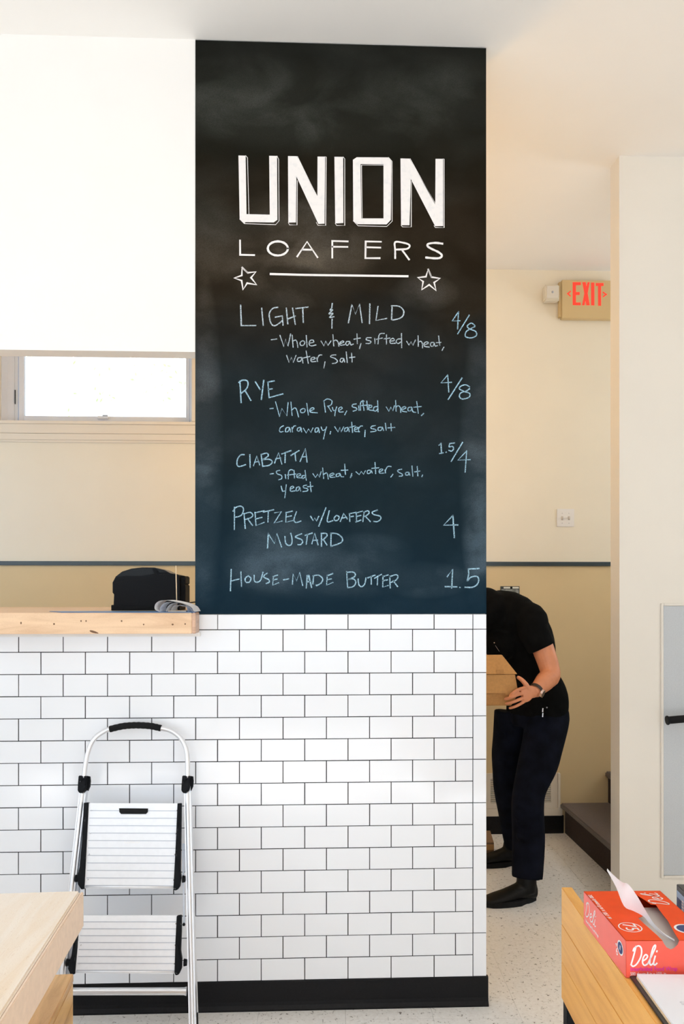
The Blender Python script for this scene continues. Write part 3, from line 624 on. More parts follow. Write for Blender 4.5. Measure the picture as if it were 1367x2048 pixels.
# receipt printer
PY = .16
pr = thing('receipt_printer', 'black receipt printer with a domed lid on the maple counter', 'printer', at(290, 1221, PY+.07)*1.0)
pr.location.z = CZ1
def prof_x(bm, pts, y0, y1): prism(bm, [Vector((at(x, y, PY).x, y0, at(x, y, PY).z)) for x, y in pts], Vector((0, y1-y0, 0)))
def pz(): return CZ1+.001
bm = bmn(); prof_x(bm, [(227,1208),(228,1189),(225,1185),(225,1165),(231,1154),(252,1151.5),(278,1152.5),(300,1149),(330,1143.5),(345,1148),(358,1150.5),(359,1221),(227,1221)], PY, PY+.145)
for v in bm.verts: v.co.z = max(v.co.z, pz())
part('body', bm, M['plastic'], pr, bev=.0012)
bm = bmn(); prof_x(bm, [(225,1163),(230,1153),(243,1143),(262,1137),(285,1134.5),(308,1135),(328,1140),(343,1148),(330,1146.5),(300,1151),(278,1154),(252,1153),(231,1156)], PY+.008, PY+.137)
part('lid', bm, mat('glossy_black_plastic', (.006, .008, .010), .3, spec=.2), pr, bev=.001)
bm = bmn(); prof_x(bm, [(223,1210),(235,1209),(237,1212),(358,1212),(358,1221.5),(223,1221.5)], PY-.006, PY+.15)
for v in bm.verts: v.co.z = max(v.co.z, CZ1+.0005)
part('base', bm, M['plastic'], pr, bev=.001)
bm = bmn(); prof_x(bm, [(359.5,1152),(366,1151.5),(369,1154),(369,1167),(366,1169),(369,1171),(369,1207),(359.5,1207)], PY+.02, PY+.125)
part('rear_cover', bm, M['rubber'], pr, bev=.001)
bm = bmn(); prof_x(bm, [(303,1137),(312,1137.5),(318,1145),(308,1147)], PY+.005, PY+.012); part('lid_latch', bm, M['plastic'], pr)
bm = bmn(); prof_x(bm, [(227,1166),(252,1160),(278,1158),(300,1160),(300,1161),(278,1159.5),(252,1161.5),(227,1167.5)], PY-.0008, PY+.002); part('seam', bm, M['rubber'], pr)
# cable
bm = bmn(); tube(bm, catmull([at(366, 1208, PY+.08), at(374, 1206.5, PY+.09), at(383, 1205, PY+.1), at(392, 1204.5, PY+.12), at(400, 1210, PY+.16)], 4), .0022, 8)
tag(new('cable', bm, M['rubber'], smooth=True), 'black cable running from the printer back behind the pillar', 'cable')
# blue folder, curled pages
bm = bmn(); zf = CZ1+.0008
prism(bm, [Vector((at(130, 1224, -.05).x, -.095, zf)), Vector((XE-.001, -.106, zf)), Vector((XE-.004, .03, zf)), Vector((at(95, 1224, 0).x, .02, zf))], Vector((0, 0, .0014)))
fold = new('folder', bm, mat('blue_folder', lin(52, 112, 170), .35)); tag(fold, 'flat blue folder lying along the front edge of the counter', 'folder')
def sheet(bm, prof, y0, y1, skew=0, th=.0005):
    V = catmull([Vector((at(x, y, -.06).x, 0, max(at(x, y, -.06).z, CZ1+.0026))) for x, y in prof], 5)
    rows = [[bm.verts.new((p.x+skew*t, y0+(y1-y0)*t, p.z)) for p in V] for t in (0, .5, 1)]
    for a in range(2):
        for i in range(len(V)-1): bm.faces.new((rows[a][i], rows[a][i+1], rows[a+1][i+1], rows[a+1][i]))
pad = thing('notepad', 'white notepad with curled-over pages on the blue folder at the counter end', 'notepad', (at(350, 1224, -.05).x, -.02, CZ1+.0025))
for i, pf in enumerate(([(321,1224.5),(312.5,1218),(313.5,1208),(322,1201.5),(335,1200.5),(352,1203),(372,1208),(384,1214),(390,1223.5)],
                        [(334,1224.5),(336,1215),(342,1208.5),(352,1205.5),(366,1207),(378,1213),(386,1223)],
                        [(321,1224),(322,1214),(330,1206),(343,1203.5),(356,1205)],
                        [(341,1224),(346,1214),(354,1210),(364,1212),(373,1214),(376,1224)])):
    bm = bmn(); sheet(bm, pf, -.088+.006*i, .0-.01*i, .012); part('page', bm, M['paper'], pad, smooth=True)
bm = bmn(); box(bm, (at(338, 1224, -.05).x, -.075, CZ1+.0026), (at(374, 1224, -.05).x, -.012, CZ1+.006)); part('page_stack', bm, mat('cream_paper', (.62, .52, .40), .8), pad)
# wooden skewer upright in a small crumpled base
bm = bmn(); a = at(353.5, 1224, .03); a.z = CZ1; tube(bm, [Vector((a.x, .03, CZ1+.002)), at(351.5, 1131, .03)], .0018, 8)
sk = new('skewer', bm, mat('pale_skewer_wood', (.80, .62, .40), .6), smooth=True); tag(sk, 'thin pale wooden skewer standing upright behind the curled pages', 'skewer')

# ================================================================= STEP STOOL
PF = Vector((0, -.335, 0)); PTp = Vector((0, -.028, 1.03)); d_ = (PTp-PF).normalized(); NL = Vector((1, 0, 0)).cross(d_).normalized()
if NL.y > 0: NL = -NL          # faces the viewer
def Lp(px, py, off=0): return on(px, py, PF+NL*off, NL)
lad = thing('step_stool', 'folded two-step aluminium step stool leaning on the white tiles', 'step stool', (at(260, 1900, -.2).x, -.3, 0))
def strip(bm, left, right, thick, off=0):      # polygon in the leaning plane given as left side and right side pixel lists
    pts = [Lp(*p, off) for p in left]+[Lp(*p, off) for p in reversed(right)]
    prism(bm, pts, NL*thick)
# handle tube
arc = [(168,1556),(170.5,1532),(175,1508),(182,1488),(192,1474),(206,1464),(219,1458.5),(245,1452.5),(272,1450.5),(300,1452),(322,1456.5),(340,1461),(356,1471),(367,1485),(373,1501),(375,1522),(375.3,1556)]
bm = bmn(); tube(bm, catmull([Lp(*p, .012) for p in arc], 5), .0083, 12); part('handle_tube', bm, M['alu'], lad, smooth=True)
bm = bmn(); gp = catmull([Lp(*p, .012) for p in [(219,1458.5),(245,1452.5),(272,1450.5),(300,1452),(322,1456.5)]], 6)
tube(bm, gp, [.0108+(.0008 if i % 2 else 0) for i in range(len(gp))], 14); part('grip', bm, M['rubber'], lad, smooth=True)
def rail(name, tp, bt, wd, inner, m=M['alu']):
    """C-channel: rounded front web with two flanges going back"""
    a = Lp(*tp); b = Lp(*bt); ax = (b-a).normalized(); sd = ax.cross(NL).normalized()
    if sd.x < 0: sd = -sd
    bm = bmn()
    obox(bm, a-sd*wd/2+NL*.000, b-a, sd*wd, NL*.004)
    obox(bm, a-sd*wd/2-NL*.026, b-a, sd*.002, NL*.026); obox(bm, a+sd*(wd/2-.002)-NL*.026, b-a, sd*.002, NL*.026)
    o = part(name, bm, m, lad)
    # round bead on the front of the web
    bm = bmn(); tube(bm, [a+NL*.004, b+NL*.004], wd*.32, 12); part('rail_bead', bm, m, lad, smooth='auto')
    return a, b, sd
aR, bR, sdR = rail('rail', (374.3,1570), (386,2105), .0225, 1)
aL, bL, sdL = rail('rail', (167,1570), (108,2092), .0225, -1)
# slim dark inner channel of the left rail
bm = bmn(); o_ = aL+sdL*.012-NL*.03; obox(bm, o_+(bL-aL)*.10, (bL-aL)*.86, sdL*.008, NL*.022); part('inner_channel', bm, M['alud'], lad)
# hinges
for px, s in ((168.5, 1), (374, 1)):
    bm = bmn(); x0 = px-7.5
    strip(bm, [(x0,1552),(x0-1.5,1570),(x0-2,1582),(x0+2,1587)], [(x0+15.5,1552),(x0+15.5,1570),(x0+13,1582),(x0+8,1587)], .026, -.006)
    hg = part('hinge', bm, M['plastic'], lad, bev=.003)
    bm = bmn(); strip(bm, [(x0+14,1552),(x0+14,1580)], [(x0+20,1553),(x0+21,1562),(x0+20,1573),(x0+16,1582)], .01, -.008)
    for q in (1560, 1576): ball(bm, Lp(x0+17, q, .003), .0018, 8)
    part('hinge_plate', bm, M['plastic'], lad)
# platforms
def platform(tl, tr, br, bl, slot):
    N_ = 11 if slot else 8
    bm = bmn(); prism(bm, [Lp(*p, .004) for p in (tl, tr, br, bl)], NL*.012)
    pf = part('tread', bm, M['alu2'], lad)
    bm = bmn()
    for i in range(N_+1):
        t = (i+.0)/(N_+.35)
        if i == 0: continue
        a = Vector(tl).lerp(Vector(bl), t); b = Vector(tr).lerp(Vector(br), t)
        prism(bm, [Lp(a.x+1, a.y-.9, .016), Lp(b.x-1, b.y-.9, .016), Lp(b.x-1, b.y+.5, .016), Lp(a.x+1, a.y+.5, .016)], NL*.0016)
    part('ridge', bm, M['alud'], pf)
    # rolled front edge
    bm = bmn(); tube(bm, [Lp(bl[0], bl[1]-3, .012), Lp(br[0], br[1]-3, .012)], .006, 10); part('tread_nose', bm, M['alu2'], pf, smooth=True)
    bm = bmn()
    for t in ((.085, .355, .60, .90) if slot else (.15, .52, .84)):
        for a, b, e in ((tl, bl, 4), (tr, br, -4)):
            p = Vector(a).lerp(Vector(b), t); ball(bm, Lp(p.x+e, p.y, .018), .0022, 8)
    part('rivet', bm, M['steel'], pf)
    return pf
up = platform((179.5,1606.5),(357.5,1607),(350,1777),(171,1776), True)
lo = platform((163,1830),(356,1830),(351.5,1946),(152.5,1945.5), False)
bm = bmn(); strip(bm, [(238,1616.5),(238.5,1624),(242,1628)], [(296,1617),(295.5,1624),(292,1628)], .001, .0185); part('hand_slot', bm, M['rubber'], up)
def side_bar(pts_l, pts_r):
    bm = bmn(); strip(bm, pts_l, pts_r, .026, -.004); return part('side_bar', bm, M['plastic'], lad, bev=.0015)
side_bar([(171.5,1606),(168,1680),(163,1735),(158.5,1752),(160,1768),(167,1778)], [(180,1605),(176,1700),(171.5,1777)])
side_bar([(357,1607),(353,1700),(349,1774),(351,1780)], [(364,1606.5),(362.5,1700),(362,1740),(363.5,1755),(361,1772),(356,1779)])
side_bar([(152,1876),(147,1910),(142,1922),(140.5,1935),(145,1945)], [(161,1830),(156,1880),(152.5,1946)])
side_bar([(355.5,1830),(353,1880),(351,1942),(353,1948)], [(364,1829),(364,1860),(362.5,1900),(365,1915),(364.5,1935),(359,1947)])
for px, py in ((154,1757),(367.5,1758),(136,1925),(370.5,1925)):
    bm = bmn(); c = Lp(px, py, .005); bmesh.ops.create_cone(bm, segments=14, radius1=.012, radius2=.010, depth=.010, cap_ends=True, matrix=Matrix.Translation(c) @ Matrix.Rotation(PI/2, 4, 'Y'))
    part('pivot_knob', bm, M['plastic'], lad, smooth='auto')
# linkage straps
bm = bmn(); obox(bm, Lp(364,1687,-.004), Lp(366.5,1852,-.004)-Lp(364,1687,-.004), Vector((.005,0,0)), NL*.003); part('strap', bm, M['alud'], lad)
bm = bmn(); obox(bm, Lp(367.5,1687,-.01), Lp(369.5,1745,-.01)-Lp(367.5,1687,-.01), Vector((.003,0,0)), NL*.003); part('strap', bm, M['alud'], lad)
bm = bmn(); ball(bm, Lp(367.5,1849,.004), .005, 10); part('strap_pin', bm, M['plastic'], lad, smooth=True)
# cross tubes, rear legs and feet
bm = bmn(); tube(bm, [Lp(122,1983,.002), Lp(368,1982.5,.002), Lp(373,1982.5,.002)], [.0115,.0115,.014], 14); part('cross_tube', bm, M['alu'], lad, smooth='auto')
bm = bmn(); tube(bm, [Lp(132,1640,-.05), Lp(366,1640,-.05)], .006, 10) if False else box(bm, (-.001,-.001,0), (-.0005,-.0005,.0005)); bm.free()
for tp, bt in (((379,1600),(390.5,2085)), ((163,1600),(112,2070))):
    bm = bmn(); a = Lp(*tp, -.022); b = Lp(*bt, -.022); b.y = min(-.03, b.y+.03); tube(bm, [a, b], .0075, 10); part('rear_leg', bm, M['alu'], lad, smooth='auto')
for px, off in ((386, .002), (391, -.022), (109, .002), (112.5, -.022)):
    bm = bmn(); a = Lp(px-.7, 2066 if off > 0 else 2026, off); dd = Lp(px, 2100, off); s = -a.z/(dd.z-a.z); b = a+(dd-a)*min(1, s); 
    tube(bm, [a+(b-a)*.0, Vector((b.x, b.y, .003))], [.0135, .0155] if off > 0 else [.009, .011], 10); part('foot', bm, M['rubber'], lad, smooth='auto')
def text_mesh(txt, size, depth=.0006, align='CENTER'):
    cu = bpy.data.curves.new('txt', 'FONT'); cu.body = txt; cu.size = size; cu.extrude = depth/2; cu.align_x = align; cu.align_y = 'CENTER'; cu.resolution_u = 3
    o = bpy.data.objects.new('txt', cu); C.objects.link(o); dg = bpy.context.evaluated_depsgraph_get(); dg.update()
    me = bpy.data.meshes.new_from_object(o.evaluated_get(dg)); bpy.data.objects.remove(o); bpy.data.curves.remove(cu); return me
def put_text(name, txt, size, origin, xdir, ydir, m, parent, depth=.0006, align='CENTER', sx=1, bold=0):
    me = text_mesh(txt, size, depth, align); me.name = name; me.materials.clear(); me.materials.append(m)
    xd = xdir.normalized(); yd = ydir.normalized(); zd = xd.cross(yd).normalized()
    mt = Matrix((xd*sx, yd, zd)).transposed().to_4x4(); mt.translation = origin; me.transform(mt)
    o = bpy.data.objects.new(name, me); C.objects.link(o)
    if parent is not None:
        o.parent = parent
        r = parent
        if r.parent is None: o.location = -Vector(r.location)
    return o
c = Lp(264, 1682.5, .0164); put_text('embossed_lettering', 'cosco', .021, c, Vector((1,0,0)), d_, M['trimw'], up, .002, sx=1.05)

# ================================================================= LEFT TABLE AND BENCH
def frame_dirs(vp):
    a = YAW+math.atan((vp-683.5)/FPX); return Vector((-math.sin(a), -math.cos(a), 0)), Vector((math.cos(a), -math.sin(a), 0))   # toward camera, to the right
u, v = frame_dirs(548); ZT = .75
p0 = atz(161.8, 1781, ZT)
tb = thing('table', 'pale thick-topped wooden table at the lower left, beside the step stool', 'table', (p0.x-.4, p0.y-.4, 0))
th = .088; wdt = .9; ln = 1.1
bm = bmn(); k = 7
for i in range(k):
    pass
bm = bmn(); obox(bm, p0-v*wdt-UP*th, v*(wdt-.0015)+Vector(), u*ln, UP*th); part('tabletop', bm, M['pale_wood'], tb, bev=.004)
bm = bmn(); obox(bm, p0-v*.001-UP*th, v*.0075, u*ln, UP*(th-.003)); part('edge_band', bm, mat('pale_edge_wood', (.86, .68, .53), .5, noise=.05, nscale=60), tb, bev=.002)
for a, b in ((.48, .10), (wdt-.06, .10), (.48, ln-.12), (wdt-.06, ln-.12)):
    bm = bmn(); q = p0-v*(a+.03)+u*b-UP*.75; obox(bm, q, v*.06, u*.06, UP*(.75-th)); part('leg', bm, M['pale_wood'], tb, bev=.003)
u2_, v2_ = frame_dirs(520); q0 = atz(147, 1947, .46)
bn = thing('bench', 'low amber wooden box bench tucked under the pale table', 'bench', (q0.x-.2, q0.y-.3, 0))
bm = bmn(); obox(bm, q0-v2_*.30-UP*.022, v2_*.30, u2_*.9, UP*.022); part('seat', bm, M['bench'], bn, bev=.002)
bm = bmn(); obox(bm, q0-v2_*.022-UP*.46, v2_*.021, u2_*.9, UP*.437); part('side_panel', bm, M['bench'], bn, bev=.002)
bm = bmn(); obox(bm, q0-v2_*.30-UP*.46, v2_*.021, u2_*.9, UP*.437); part('side_panel', bm, M['bench'], bn, bev=.002)

# ================================================================= RIGHT WORK TABLE
u, v = frame_dirs(708); ZR = .76
p0 = atz(1122, 1774, ZR); wt = thing('work_table', 'honey wood table side with black top and black legs at the lower right', 'table', (p0.x+.2, p0.y-.3, 0))
hb = .272; ln = 1.25
for i in range(3):         # three stacked boards
    z0 = ZR-hb+hb/3*i; bm = bmn(); obox(bm, Vector((p0.x, p0.y, z0+.0006))-v*0, v*.026, u*ln, UP*(hb/3-.0007)); 
    part('side_board', bm, M['honey'], wt, bev=.0008 if i < 2 else .0016)
bm = bmn(); bl_ = .16
obox(bm, p0+v*.0265+u*bl_-UP*.02, v*.75, u*(ln-bl_), UP*.0185); part('tabletop', bm, mat('black_laminate', (.012, .011, .010), .35), wt)
bm = bmn(); obox(bm, p0+v*.0265+u*bl_-UP*hb, v*.75, u*.02, UP*(hb-.021)); part('end_board', bm, M['honey'], wt)
for a, b in ((.002, .008), (.70, bl_+.03), (.004, ln-.1), (.70, ln-.1)):
    bm = bmn(); q = p0+v*a+u*b; obox(bm, Vector((q.x, q.y, 0)), v*.035, u*.035, UP*(ZR-hb)); part('leg', bm, M['plastic'], wt, bev=.002)
# black tray under the clipboard
zt = ZR+.0002
tr0 = atz(1257, 1959, ZR)
bm = bmn(); obox(bm, Vector((tr0.x, tr0.y, ZR+.0005))+v*.003-u*.012, v*.34, u*.5, UP*.004); tray = new('tray', bm, mat('dark_tray', (.02, .017, .014), .3), bev=.001)
tag(tray, 'thin black tray under the paper pad at the lower right', 'tray')
# deli wrap carton
ub, vb = frame_dirs(652)
b00 = atz(1251, 1956, ZR+.0006)          # front bottom left
BW, BL, BH = .1685, .247, .0697
red = mat('red_orange_card', (.86, .075, .006), .55, spec=.2, noise=.04, nscale=30); pink = mat('coral_red_card', (.90, .115, .075), .22, noise=.03, nscale=30)
dk = thing('food_wrap_box', 'red-orange deli food wrap carton, torn open on top', 'box', tuple(b00))
def Bp(a, b, c): return b00+vb*a-ub*b+UP*c        # a across, b away from viewer, c up
bm = bmn()
for q in (((0,0),(BW,0)), ((0,0),(0,BL)), ((BW,0),(BW,BL)), ((0,BL),(BW,BL))):
    pass
# front with a notch cut from the top edge
def top_uv(px, py):
    p = atz(px, py, ZR+.0006+BH)-b00; return p.dot(vb), -p.dot(ub)
Z4 = lambda x, y: (1240+x/10.76, 1720+y/10.76)
hole_px = [(330,738),(410,790),(540,870),(650,950),(760,960),(830,1060),(920,1180),(1010,1290),(1090,1430),(1150,1540),(1215,1650),(1245,1710)]
hole_px2 = [(870,1700),(790,1620),(700,1540),(600,1450),(520,1380),(380,1250),(530,1180),(400,1000)]
hr = [top_uv(*Z4(*p)) for p in hole_px]; hl = [top_uv(*Z4(*p)) for p in hole_px2]
xr = hr[-1][0]; xl = hl[0][0]
outer = [(0,0),(0,BL),(BW,BL),(BW,0),(xr,0)]+[(a, b) for a, b in reversed(hr[:-1])]+[(a, b) for a, b in reversed(hl[1:])]+[(xl,0)]
pts = [Bp(a, max(b, 0), BH) for a, b in outer]
bm = bmn(); prism(bm, pts, UP*-.0008); part('top_panel', bm, red, dk)
fr_ = [(0,0),(BW,0),(BW,BH),(xr,BH),(xr-.003,BH-.008),(xr-.010,BH-.0145),((xl+xr)/2,BH-.017),(xl+.008,BH-.013),(xl+.003,BH-.006),(xl,BH),(0,BH)]
bm = bmn(); prism(bm, [Bp(a, 0, c) for a, c in fr_], -ub*.0008); part('front_panel', bm, pink, dk)
bm = bmn()
prism(bm, [Bp(0,0,0), Bp(0,BL,0), Bp(0,BL,BH), Bp(0,0,BH)], vb*.0008); part('side_panel', bm, pink, dk)
bm = bmn(); prism(bm, [Bp(BW,0,0), Bp(BW,BL,0), Bp(BW,BL,BH), Bp(BW,0,BH)], -vb*.0008); part('side_panel', bm, red, dk)
bm = bmn(); prism(bm, [Bp(0,BL,0), Bp(BW,BL,0), Bp(BW,BL,BH), Bp(0,BL,BH)], ub*.0008); prism(bm, [Bp(0,0,0), Bp(BW,0,0), Bp(BW,BL,0), Bp(0,BL,0)], UP*.0008); part('back_panel', bm, red, dk)
greyp = mat('folded_wrap_paper', (.60, .55, .52), .7)
bm = bmn(); prism(bm, [Bp(.003,.003,.001), Bp(BW-.003,.003,.001), Bp(BW-.003,BL-.05,.001), Bp(.003,BL-.05,.001)], UP*.052); part('sheet_stack', bm, greyp, dk)
# the sheet pulled up through the opening
S = [[(1244,1763.5),(1256,1768),(1266,1790),(1291,1824)],]
def Tz(px, py, h): p = atz(px, py, ZR+BH+h); return p
left = [Tz(1213,1741,.075), Tz(1231,1774,.045), Tz(1247,1812,.012), Tz(1266,1822,.004), Tz(1286,1833,.001), Tz(1300,1850,-.004), Tz(1320,1868,-.010), Tz(1347,1882,-.017)]
right = [Tz(1214.5,1740.5,.078), Tz(1243,1764,.070), Tz(1255,1768,.062), Tz(1272,1790,.042), Tz(1292,1824,.016), Tz(1308,1848,.004), Tz(1327,1868,-.006), Tz(1348.5,1883,-.016)]
bm = bmn(); LL = catmull(left, 4); RR = catmull(right, 4); rows = []
for a, b in zip(LL, RR):
    rows.append([bm.verts.new(a.lerp(b, t)+(-ub*0+UP*(.004*math.sin(PI*t)))) for t in (0,.25,.5,.75,1)])
for i in range(len(rows)-1):
    for j in range(4): bm.faces.new((rows[i][j], rows[i][j+1], rows[i+1][j+1], rows[i+1][j]))
part('wrap_sheet', bm, M['paper'], dk, smooth=True)['label'] = 'white sheet pulled up through the opening'
WH = mat('white_print', (.92, .88, .88), .5); MG = mat('magenta_print', (.72, .02, .42), .5); NV = mat('navy_print', (.02, .04, .16), .5)
def strokes_on(name, O, X, Y, strokes, wd, m, sm=True, parent=dk):
    bm = bmn(); X = X.normalized(); Y = Y.normalized(); n = X.cross(Y)
    for st in strokes:
        V = [O+X*a+Y*b for a, b in st]
        if sm and len(V) > 2: V = catmull(V, 5)
        ring = []
        for i in range(len(V)):
            a = V[max(0, i-1)]; b = V[min(len(V)-1, i+1)]; t = (b-a).normalized(); k = n.cross(t)*wd/2; e = t*wd*.4*(1 if i == len(V)-1 else (-1 if i == 0 else 0))
            ring.append((bm.verts.new(V[i]+k+e+n*.0004), bm.verts.new(V[i]-k+e+n*.0004)))
        for i in range(len(ring)-1): bm.faces.new((ring[i][0], ring[i+1][0], ring[i+1][1], ring[i][1]))
    o = part(name, bm, m, parent); return o
# "Deli" in brush script; unit box about 1 wide, .75 high
DELI = [[(.20,.72),(.12,.40),(.02,.06)], [(.02,.06),(.10,.0),(.24,.10),(.38,.36),(.40,.62),(.30,.74),(.14,.66),(.10,.56)],
        [(.46,.20),(.56,.26),(.62,.36),(.55,.42),(.46,.30),(.44,.12),(.52,.03),(.64,.10)], [(.64,.10),(.78,.40),(.90,.66),(.90,.76),(.82,.66),(.74,.36),(.70,.14),(.74,.04),(.82,.10)],
        [(.90,.36),(.84,.12),(.88,.04),(.96,.10)], [(.955,.52),(.965,.55)]]
def scale(st, s, sy=None, sh=0): return [[(a*s+b*sh*s, b*(sy or s)) for a, b in q] for q in st]
strokes_on('script_lettering', Bp(.0085,0,.022), vb, UP, scale(DELI, .052, .052), .0030, WH)
strokes_on('script_lettering', Bp(0,.235,.022), ub, UP, scale(DELI, .070, .046), .0026, WH)
strokes_on('script_lettering', Bp(.150,.232,BH), ub, vb*1, scale(DELI, .064, .034), .0030, WH) if False else strokes_on('script_lettering', Bp(BW-.058,BL-.012,BH), -vb*-1, -ub, [], .003, WH)
strokes_on('script_lettering', Bp(BW-.012,.168,BH), -ub, -vb, scale(DELI, .068, .050), .0030, WH)
put_text('printed_line', 'Interfolded Food Wrap', .0115, Bp(.008,-.0004,.0165), vb, UP, MG, dk, .0003, 'LEFT', .82)
put_text('printed_line', '500 sheets 8 in x 10¾ in', .0085, Bp(.008,-.0004,.0075), vb, UP, WH, dk, .0003, 'LEFT', .80)
put_text('printed_line', '500 sheets 8 in x 10¾ in', .0125, Bp(.006,.225,BH+.0004), ub, -vb*-1 if False else -ub.cross(UP)*-1, WH, dk, .0003, 'LEFT', 1.0)
put_text('printed_line', 'Interfolded Food Wrap', .0085, Bp(-.0004,.232,.0125), ub, UP, WH, dk, .0003, 'LEFT', 1.0)
# oval "75" badge on top and navy oval badges
def oval(name, O, X, Y, rx, ry, m, h=.0003, hole=0):
    bm = bmn(); X = X.normalized(); Y = Y.normalized(); n = X.cross(Y); k = 28
    o_ = [O+X*rx*math.cos(2*PI*i/k)+Y*ry*math.sin(2*PI*i/k)+n*h for i in range(k)]
    if hole:
        i_ = [O+X*(rx-hole)*math.cos(2*PI*i/k)+Y*(ry-hole)*math.sin(2*PI*i/k)+n*h for i in range(k)]
        a = [bm.verts.new(p) for p in o_]; b = [bm.verts.new(p) for p in i_]
        for i in range(k): bm.faces.new((a[i], a[(i+1) % k], b[(i+1) % k], b[i]))
    else: bm.faces.new([bm.verts.new(p) for p in o_])
    return part(name, bm, m, dk)
c75 = Vector((0,0,0)); a_, b_ = top_uv(1259.5, 1855); c75 = Bp(a_, b_, BH)
oval('badge_ring', c75, vb, -ub, .0225, .0225, WH, .0004, .0022)
put_text('badge_number', '75', .036, c75+UP*.0005, ub, vb, WH, dk, .0004, sx=.95)
a_, b_ = top_uv(1371, 1858); c2 = Bp(a_, b_, BH); oval('badge_ring', c2, vb, -ub, .022, .022, WH, .0004); oval('badge', c2, vb, -ub, .0175, .0175, NV, .0006)
cS = Bp(0, .028, .044); oval('badge_ring', cS, ub, UP, .0155, .0135, WH, .0004); oval('badge', cS, ub, UP, .0125, .0108, NV, .0006)
put_text('badge_mark', '//', .013, cS-vb*.0008, ub, UP, WH, dk, .0003)
strokes_on('printed_line', Bp(0,.052,.024), ub, UP, [[(0,.017),(.004,.019),(.003,.014)], [(.008,.012),(.003,.006),(.004,.0),(.009,.0),(.010,.005),(.005,.006)]], .002, WH)
# paper pad / clipboard at lower right
uc, vc = frame_dirs(716)
c0 = atz(1272, 1948, ZR+.0135)
cp = thing('paper_pad', 'thick pad of white paper on a tan board at the lower right corner', 'paper pad', tuple(c0))
bm = bmn(); obox(bm, Vector((c0.x, c0.y, ZR+.0048)), vc*.24, uc*.33, UP*.0042); part('backing_board', bm, mat('tan_board', (.80, .58, .36), .6), cp)
bm = bmn(); obox(bm, Vector((c0.x, c0.y, ZR+.0091))+vc*.0012, vc*.238, uc*.33, UP*.0045); part('sheets', bm, mat('white_copy_paper', (.86, .87, .92), .65), cp)
put_text('faint_print', 'Sla', .016, atz(1362, 2007, ZR+.0137)+vc*.006+UP*.0002, vc, -uc, mat('faint_grey_print', (.62, .63, .68), .6), cp, .0002, sx=.9)
# small dark carton behind the deli carton
u3, v3 = frame_dirs(760)
q = atz(1352, 1768, ZR+.082); bz_ = ZR-.001
sb = thing('small_carton', 'small black carton with a blue label behind the red wrap box', 'carton', (q.x, q.y, bz_))
q = Vector((q.x, q.y, bz_)) - u3*0
bm = bmn(); obox(bm, q-u3*.0, v3*.12, u3*.05, UP*.083); part('carton', bm, mat('black_card', (.012, .011, .012), .35), sb, bev=.001)
bm = bmn(); obox(bm, q-v3*.0006+u3*.004+UP*.035, v3*.0006, u3*.042, UP*.036); lb = part('label', bm, mat('pale_blue_label', lin(150, 175, 205), .4), sb)
bm = bmn(); obox(bm, q-v3*.0009+u3*.004+UP*.035, v3*.0004, u3*.026, UP*.022); part('label_block', bm, NV, lb)
for i in range(4):
    bm = bmn(); obox(bm, q-v3*.0009+u3*.033+UP*(.038+i*.0065), v3*.0004, u3*.009, UP*.003); part('barcode_bar', bm, WH, lb)

# ================================================================= BACK ROOM
# exit sign
beige = mat('ivory_sign_housing', (.66, .50, .26), .45)
sx0 = at(1123, 600, YB-.045).x; sz0 = at(1150, 637, YB-.045).z; sz1 = at(1150, 560, YB-.045).z; SW = .325
ex = thing('exit_sign', 'ivory exit sign with red letters and arrows, high on the back wall', 'exit sign', (sx0+.15, YB, sz0))
bm = bmn(); box(bm, (sx0, YB-.045, sz0), (sx0+SW, YB-.006, sz1)); part('housing', bm, beige, ex, bev=.003)
bm = bmn(); box(bm, (sx0-.014, YB-.034, sz0+.012), (sx0, YB-.006, sz1-.008)); part('side_channel', bm, beige, ex, bev=.002)
redl = mat('lit_red_letters', (.9, .05, .03), .4, emit=(1.0, .07, .035), estr=.85)
Z9 = lambda x, y: (1060+x/7.594, 530+y/7.594)
def ex_poly(name, polys):
    bm = bmn()
    for pl in polys: prism(bm, [at(*Z9(*p), YB-.0455) for p in pl], Vector((0, -.001, 0)))
    return part(name, bm, redl, ex)
ex_poly('letter', [[(643,262),(765,262),(765,305),(690,305),(690,412),(748,412),(748,455),(690,455),(690,570),(762,570),(762,612),(643,608)]])
ex_poly('letter', [[(788,262),(838,262),(850,330),(868,262),(900,262),(868,430),(900,612),(850,612),(835,540),(820,612),(785,612),(820,430)]])
ex_poly('letter', [[(922,268),(970,268),(970,615),(922,612)]])
ex_poly('letter', [[(992,275),(1110,275),(1110,318),(1072,318),(1072,620),(1028,618),(1028,318),(992,318)]])
ex_poly('arrow', [[(612,390),(615,408),(580,435),(612,462),(612,485),(552,435)]])
ex_poly('arrow', [[(1098,402),(1168,448),(1100,495),(1100,470),(1135,448),(1098,425)]])
hl_c = at(1101, 588, YB-.06)
bm = bmn()
for s, y in ((.047, YB-.03), (.043, YB-.085), (.036, YB-.092)): pass
r0 = [(-.045,-.048),(.045,-.048),(.045,.048),(-.045,.048)]
def ringz(s, y): return [bm.verts.new((hl_c.x+a*s, y, hl_c.z+b*s)) for a, b in r0]
rs = [ringz(.75, YB-.006), ringz(.95, YB-.035), ringz(1.0, YB-.08), ringz(.86, YB-.09)]
for a, b in zip(rs, rs[1:]):
    for j in range(4): bm.faces.new((a[j], a[(j+1) % 4], b[(j+1) % 4], b[j]))
bm.faces.new(rs[0]); bm.faces.new(rs[-1][::-1]); hd = part('lamp_head', bm, mat('ivory_lamp_head', (.72, .66, .54), .4), ex, bev=.004)
hd['label'] = 'square emergency lamp head left of the sign'
